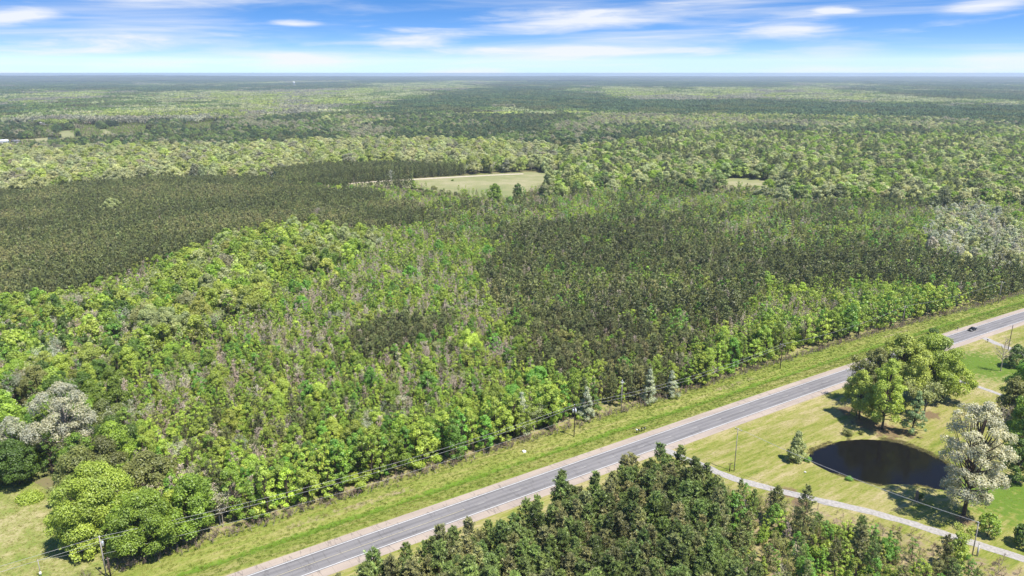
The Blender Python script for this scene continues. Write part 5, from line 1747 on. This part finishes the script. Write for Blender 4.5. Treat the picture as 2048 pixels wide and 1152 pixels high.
def boulder(px, r, label, seed):
    g = survey(*px)
    bm = bmesh.new(); bmesh.ops.create_icosphere(bm, subdivisions=2, radius=r)
    rng = np.random.default_rng(seed)
    for v in bm.verts:
        v.co *= 1 + rng.normal(0, 0.13); v.co.z *= 0.7
    me = bpy.data.meshes.new('stone'); bm.to_mesh(me); bm.free(); me.materials.append(M['white' if r > .5 else 'stone'])
    link('stone', me, loc=(g[0], g[1], float(surface_z(*g)) + r * 0.3), label=label, category='stone')


boulder((1048, 903), 0.6, 'white stone lying in the verge ditch below the white-flowering tree', 1)
boulder((1610, 945), 0.35, 'small pale stone on the lawn before the pond', 2)

a0 = survey(1832, 1002)
o = thing('tree_stump', 'tall brown tree stump at the near pond bank', 'stump', (a0[0], a0[1], float(surface_z(*a0))))
q = Geo(); rng = np.random.default_rng(3)
tube(q, [(0, 0, -0.2), (0.02, 0, 0.3), (0.05, 0.02, 1.6), (0.02, 0.05, 2.7), (0.0, 0.05, 3.1)], [0.62, 0.5, 0.42, 0.4, 0.28], 11, cap=True); part('trunk', q, M['stump'], o)
q = Geo(); tube(q, [(0.3, 0.1, 2.0), (0.6, 0.2, 2.3)], [0.14, 0.08], 6, cap=True); part('broken_limb', q, M['stump'], o)


def bush(px, H, R, tint, label, seed):
    g = survey(*px)
    t, c = shrub(seed, H, R, 0.2)
    o = thing('shrub', label, 'shrub', (g[0], g[1], float(surface_z(*g))))
    part('trunk', t, M['bark'], o)
    cr = part('crown', c, M['leaf'], o); cr['tint'] = [float(v) for v in T[tint]]


bush((1838, 998), 2.2, 1.3, 'deep', 'dark green shrub hugging the tall stump', 5)
bush((1866, 668), 3.0, 2.4, 'deep', 'dark shrub on the verge behind the pond clump', 6)
bush((1615, 922), 1.4, 1.4, 'spring', 'low bright weeds at the pond bank by the small conical tree', 7)
bush((1698, 960), 0.9, 1.3, 'spring', 'low bright weeds at the near pond bank', 8)
bush((1695, 870), 2.0, 1.8, 'olive', 'thin olive shrub on the lawn before the pond clump', 9)
bush((1722, 868), 1.3, 1.0, 'olive', 'tiny olive shrub on the lawn at the far pond bank', 10)
bush((60, 1000), 0.9, 4.2, 'lime', 'bright green weedy patch in the dry meadow', 12)

for k, (px_b, hb, rb, tb, lb) in enumerate([((742, 370), 3.0, 2.6, 'olive', 'olive shrub in the low brush at the thin end of the pasture'), ((812, 366), 2.4, 2.2, 'green', 'dark shrub beside the dirt track, nearest the leafless white tree'), ((826, 365), 2.6, 2.4, 'deep', 'darker of two shrubs side by side at the dirt track'),
        ((905, 362), 2.2, 2.0, 'green', 'lone shrub on the dirt track edge at mid pasture'), ((868, 379), 4.0, 3.2, 'olive', 'olive thicket at the near edge of the pasture'), ((930, 386), 4.4, 3.4, 'green', 'green thicket at the near edge of the pasture by the round oak'),
        ((1062, 384), 4.0, 3.0, 'pale', 'pale thicket at the near edge of the pasture by the pale oak'), ((800, 376), 3.6, 3.0, 'blush', 'tan thicket at the thin end of the pasture')]):
    bush(px_b, hb, rb, tb, lb, 60 + k)

M['brick'] = plain('pale_siding', (0.62, 0.60, 0.56), 0.8, noise=0.1)
M['tan'] = plain('tan_siding', (0.36, 0.28, 0.2), 0.8, noise=0.1)
M['roof_grey'] = plain('grey_roof', (0.16, 0.16, 0.17), 0.8, noise=0.15)
M['roof_white'] = plain('white_metal_roof', (0.7, 0.7, 0.72), 0.4, noise=0.05)
M['roof_brown'] = plain('brown_roof', (0.2, 0.13, 0.1), 0.8, noise=0.15)


def house(px, size, rot, wall, roof, label, cat='house', flat=False):
    g = survey(*px)
    L_, W_, H_ = size
    z0 = float(terrain(g[0], g[1]))
    o = thing('house', label, cat, (g[0], g[1], z0), rot, 'far farmhouses')
    q = Geo(); box(q, (0, 0, H_ / 2), (L_, W_, H_)); part('wall', q, M[wall], o)
    rh = 0.5 if flat else W_ * 0.32
    q = Geo()
    V = [(-L_ / 2 - .5, -W_ / 2 - .5, H_ + .01), (L_ / 2 + .5, -W_ / 2 - .5, H_ + .01), (L_ / 2 + .5, W_ / 2 + .5, H_ + .01), (-L_ / 2 - .5, W_ / 2 + .5, H_ + .01), (-L_ / 2 - .5, 0, H_ + rh), (L_ / 2 + .5, 0, H_ + rh)]
    q.add(V, [(0, 1, 5), (0, 5, 4), (2, 3, 4), (2, 4, 5), (0, 4, 3), (1, 2, 5), (0, 3, 2), (0, 2, 1)]); rf = part('roof', q, M[roof], o)
    q = Geo(); box(q, (L_ * 0.25, W_ * 0.15, H_ + rh), (0.8, 0.8, 1.4)); part('chimney', q, M['tan'], rf)
    q = Geo(); box(q, (0.0, -W_ / 2 - 0.03, 1.05), (1.1, 0.08, 2.1)); part('door', q, M['roof_brown'], o)
    for fx in (-0.34, -0.17, 0.2, 0.36):
        q = Geo(); box(q, (L_ * fx, -W_ / 2 - 0.03, H_ * 0.55), (1.5, 0.08, 1.3)); w = part('window', q, M['white'], o)
        q = Geo(); box(q, (L_ * fx, -W_ / 2 - 0.08, H_ * 0.55), (1.3, 0.04, 1.1)); part('pane', q, M['glass'], w)


house((6, 288), (16, 10, 4), 0.3, 'white', 'roof_white', 'white farmhouse with pale roof at the picture edge')
house((32, 287), (12, 8, 3.5), -0.2, 'white', 'roof_grey', 'white outbuilding with dark roof beside the white farmhouse')
house((93, 252), (24, 12, 5), 0.1, 'brick', 'roof_white', 'long white-roofed house half hidden among dark trees')
house((176, 251), (16, 10, 4), -0.1, 'tan', 'roof_brown', 'brown farmhouse behind the paddock')
house((236, 245), (14, 9, 4), 0.4, 'tan', 'roof_brown', 'small reddish-brown house beside the brown trees')
house((284, 247), (16, 10, 4.5), 0.2, 'white', 'roof_grey', 'white-walled house with dark roof behind the paddock')
house((398, 241), (26, 7, 3.4), 0.12, 'white', 'roof_white', 'long white mobile home on the grass lot', flat=True)
WP = [survey(*p) for p in ((96, 272), (122, 270), (124, 275), (112, 280), (95, 281))]
g = Geo(); g.add([(p[0], p[1], float(terrain(*p)) + 0.6) for p in WP], [(0, 1, 2), (0, 2, 3), (0, 3, 4)])
part('farm_pond', g, M['water'], None, kind='structure', label='pale farm pond among the left pastures')


def water_tower():
    d = 6200.0
    x = (604 - 1024) / FPX * d
    z0 = float(terrain(x, d))
    o = thing('water_tower', 'white water tower rising above the far forest', 'water tower', (x, d, z0))
    q = Geo(); tube(q, [(0, 0, 34), (0, 0, 36), (0, 0, 43), (0, 0, 47), (0, 0, 48)], [4, 8.5, 9.0, 6, 1], 20, cap=True); part('tank', q, M['white'], o, True)
    for k in range(4):
        a = k * pi / 2 + 0.4
        q = Geo(); tube(q, [(cos(a) * 9, sin(a) * 9, 0), (cos(a) * 7.5, sin(a) * 7.5, 36)], [0.7, 0.6], 8); part('leg', q, M['white'], o, True)
    q = Geo(); tube(q, [(0, 0, 0), (0, 0, 35)], [1.2, 1.2], 10); part('riser', q, M['white'], o, True)


water_tower()

# ------------------------------------------------------------------ the air
def haze():
    m, nt, N, L, out = new_mat('haze_air')
    v = N('ShaderNodeVolumePrincipled')
    v.inputs['Color'].default_value = (0.64, 0.75, 0.92, 1)
    v.inputs['Density'].default_value = 0.000075
    v.inputs['Anisotropy'].default_value = 0.2
    L(v.outputs[0], out.inputs['Volume'])
    g = Geo(); box(g, (0, 11000, 49.8), (52000, 28000, 127))
    o = part('haze', g, m, None, kind='stuff', label='thin bluish summer haze over the forest')
    return o


haze()
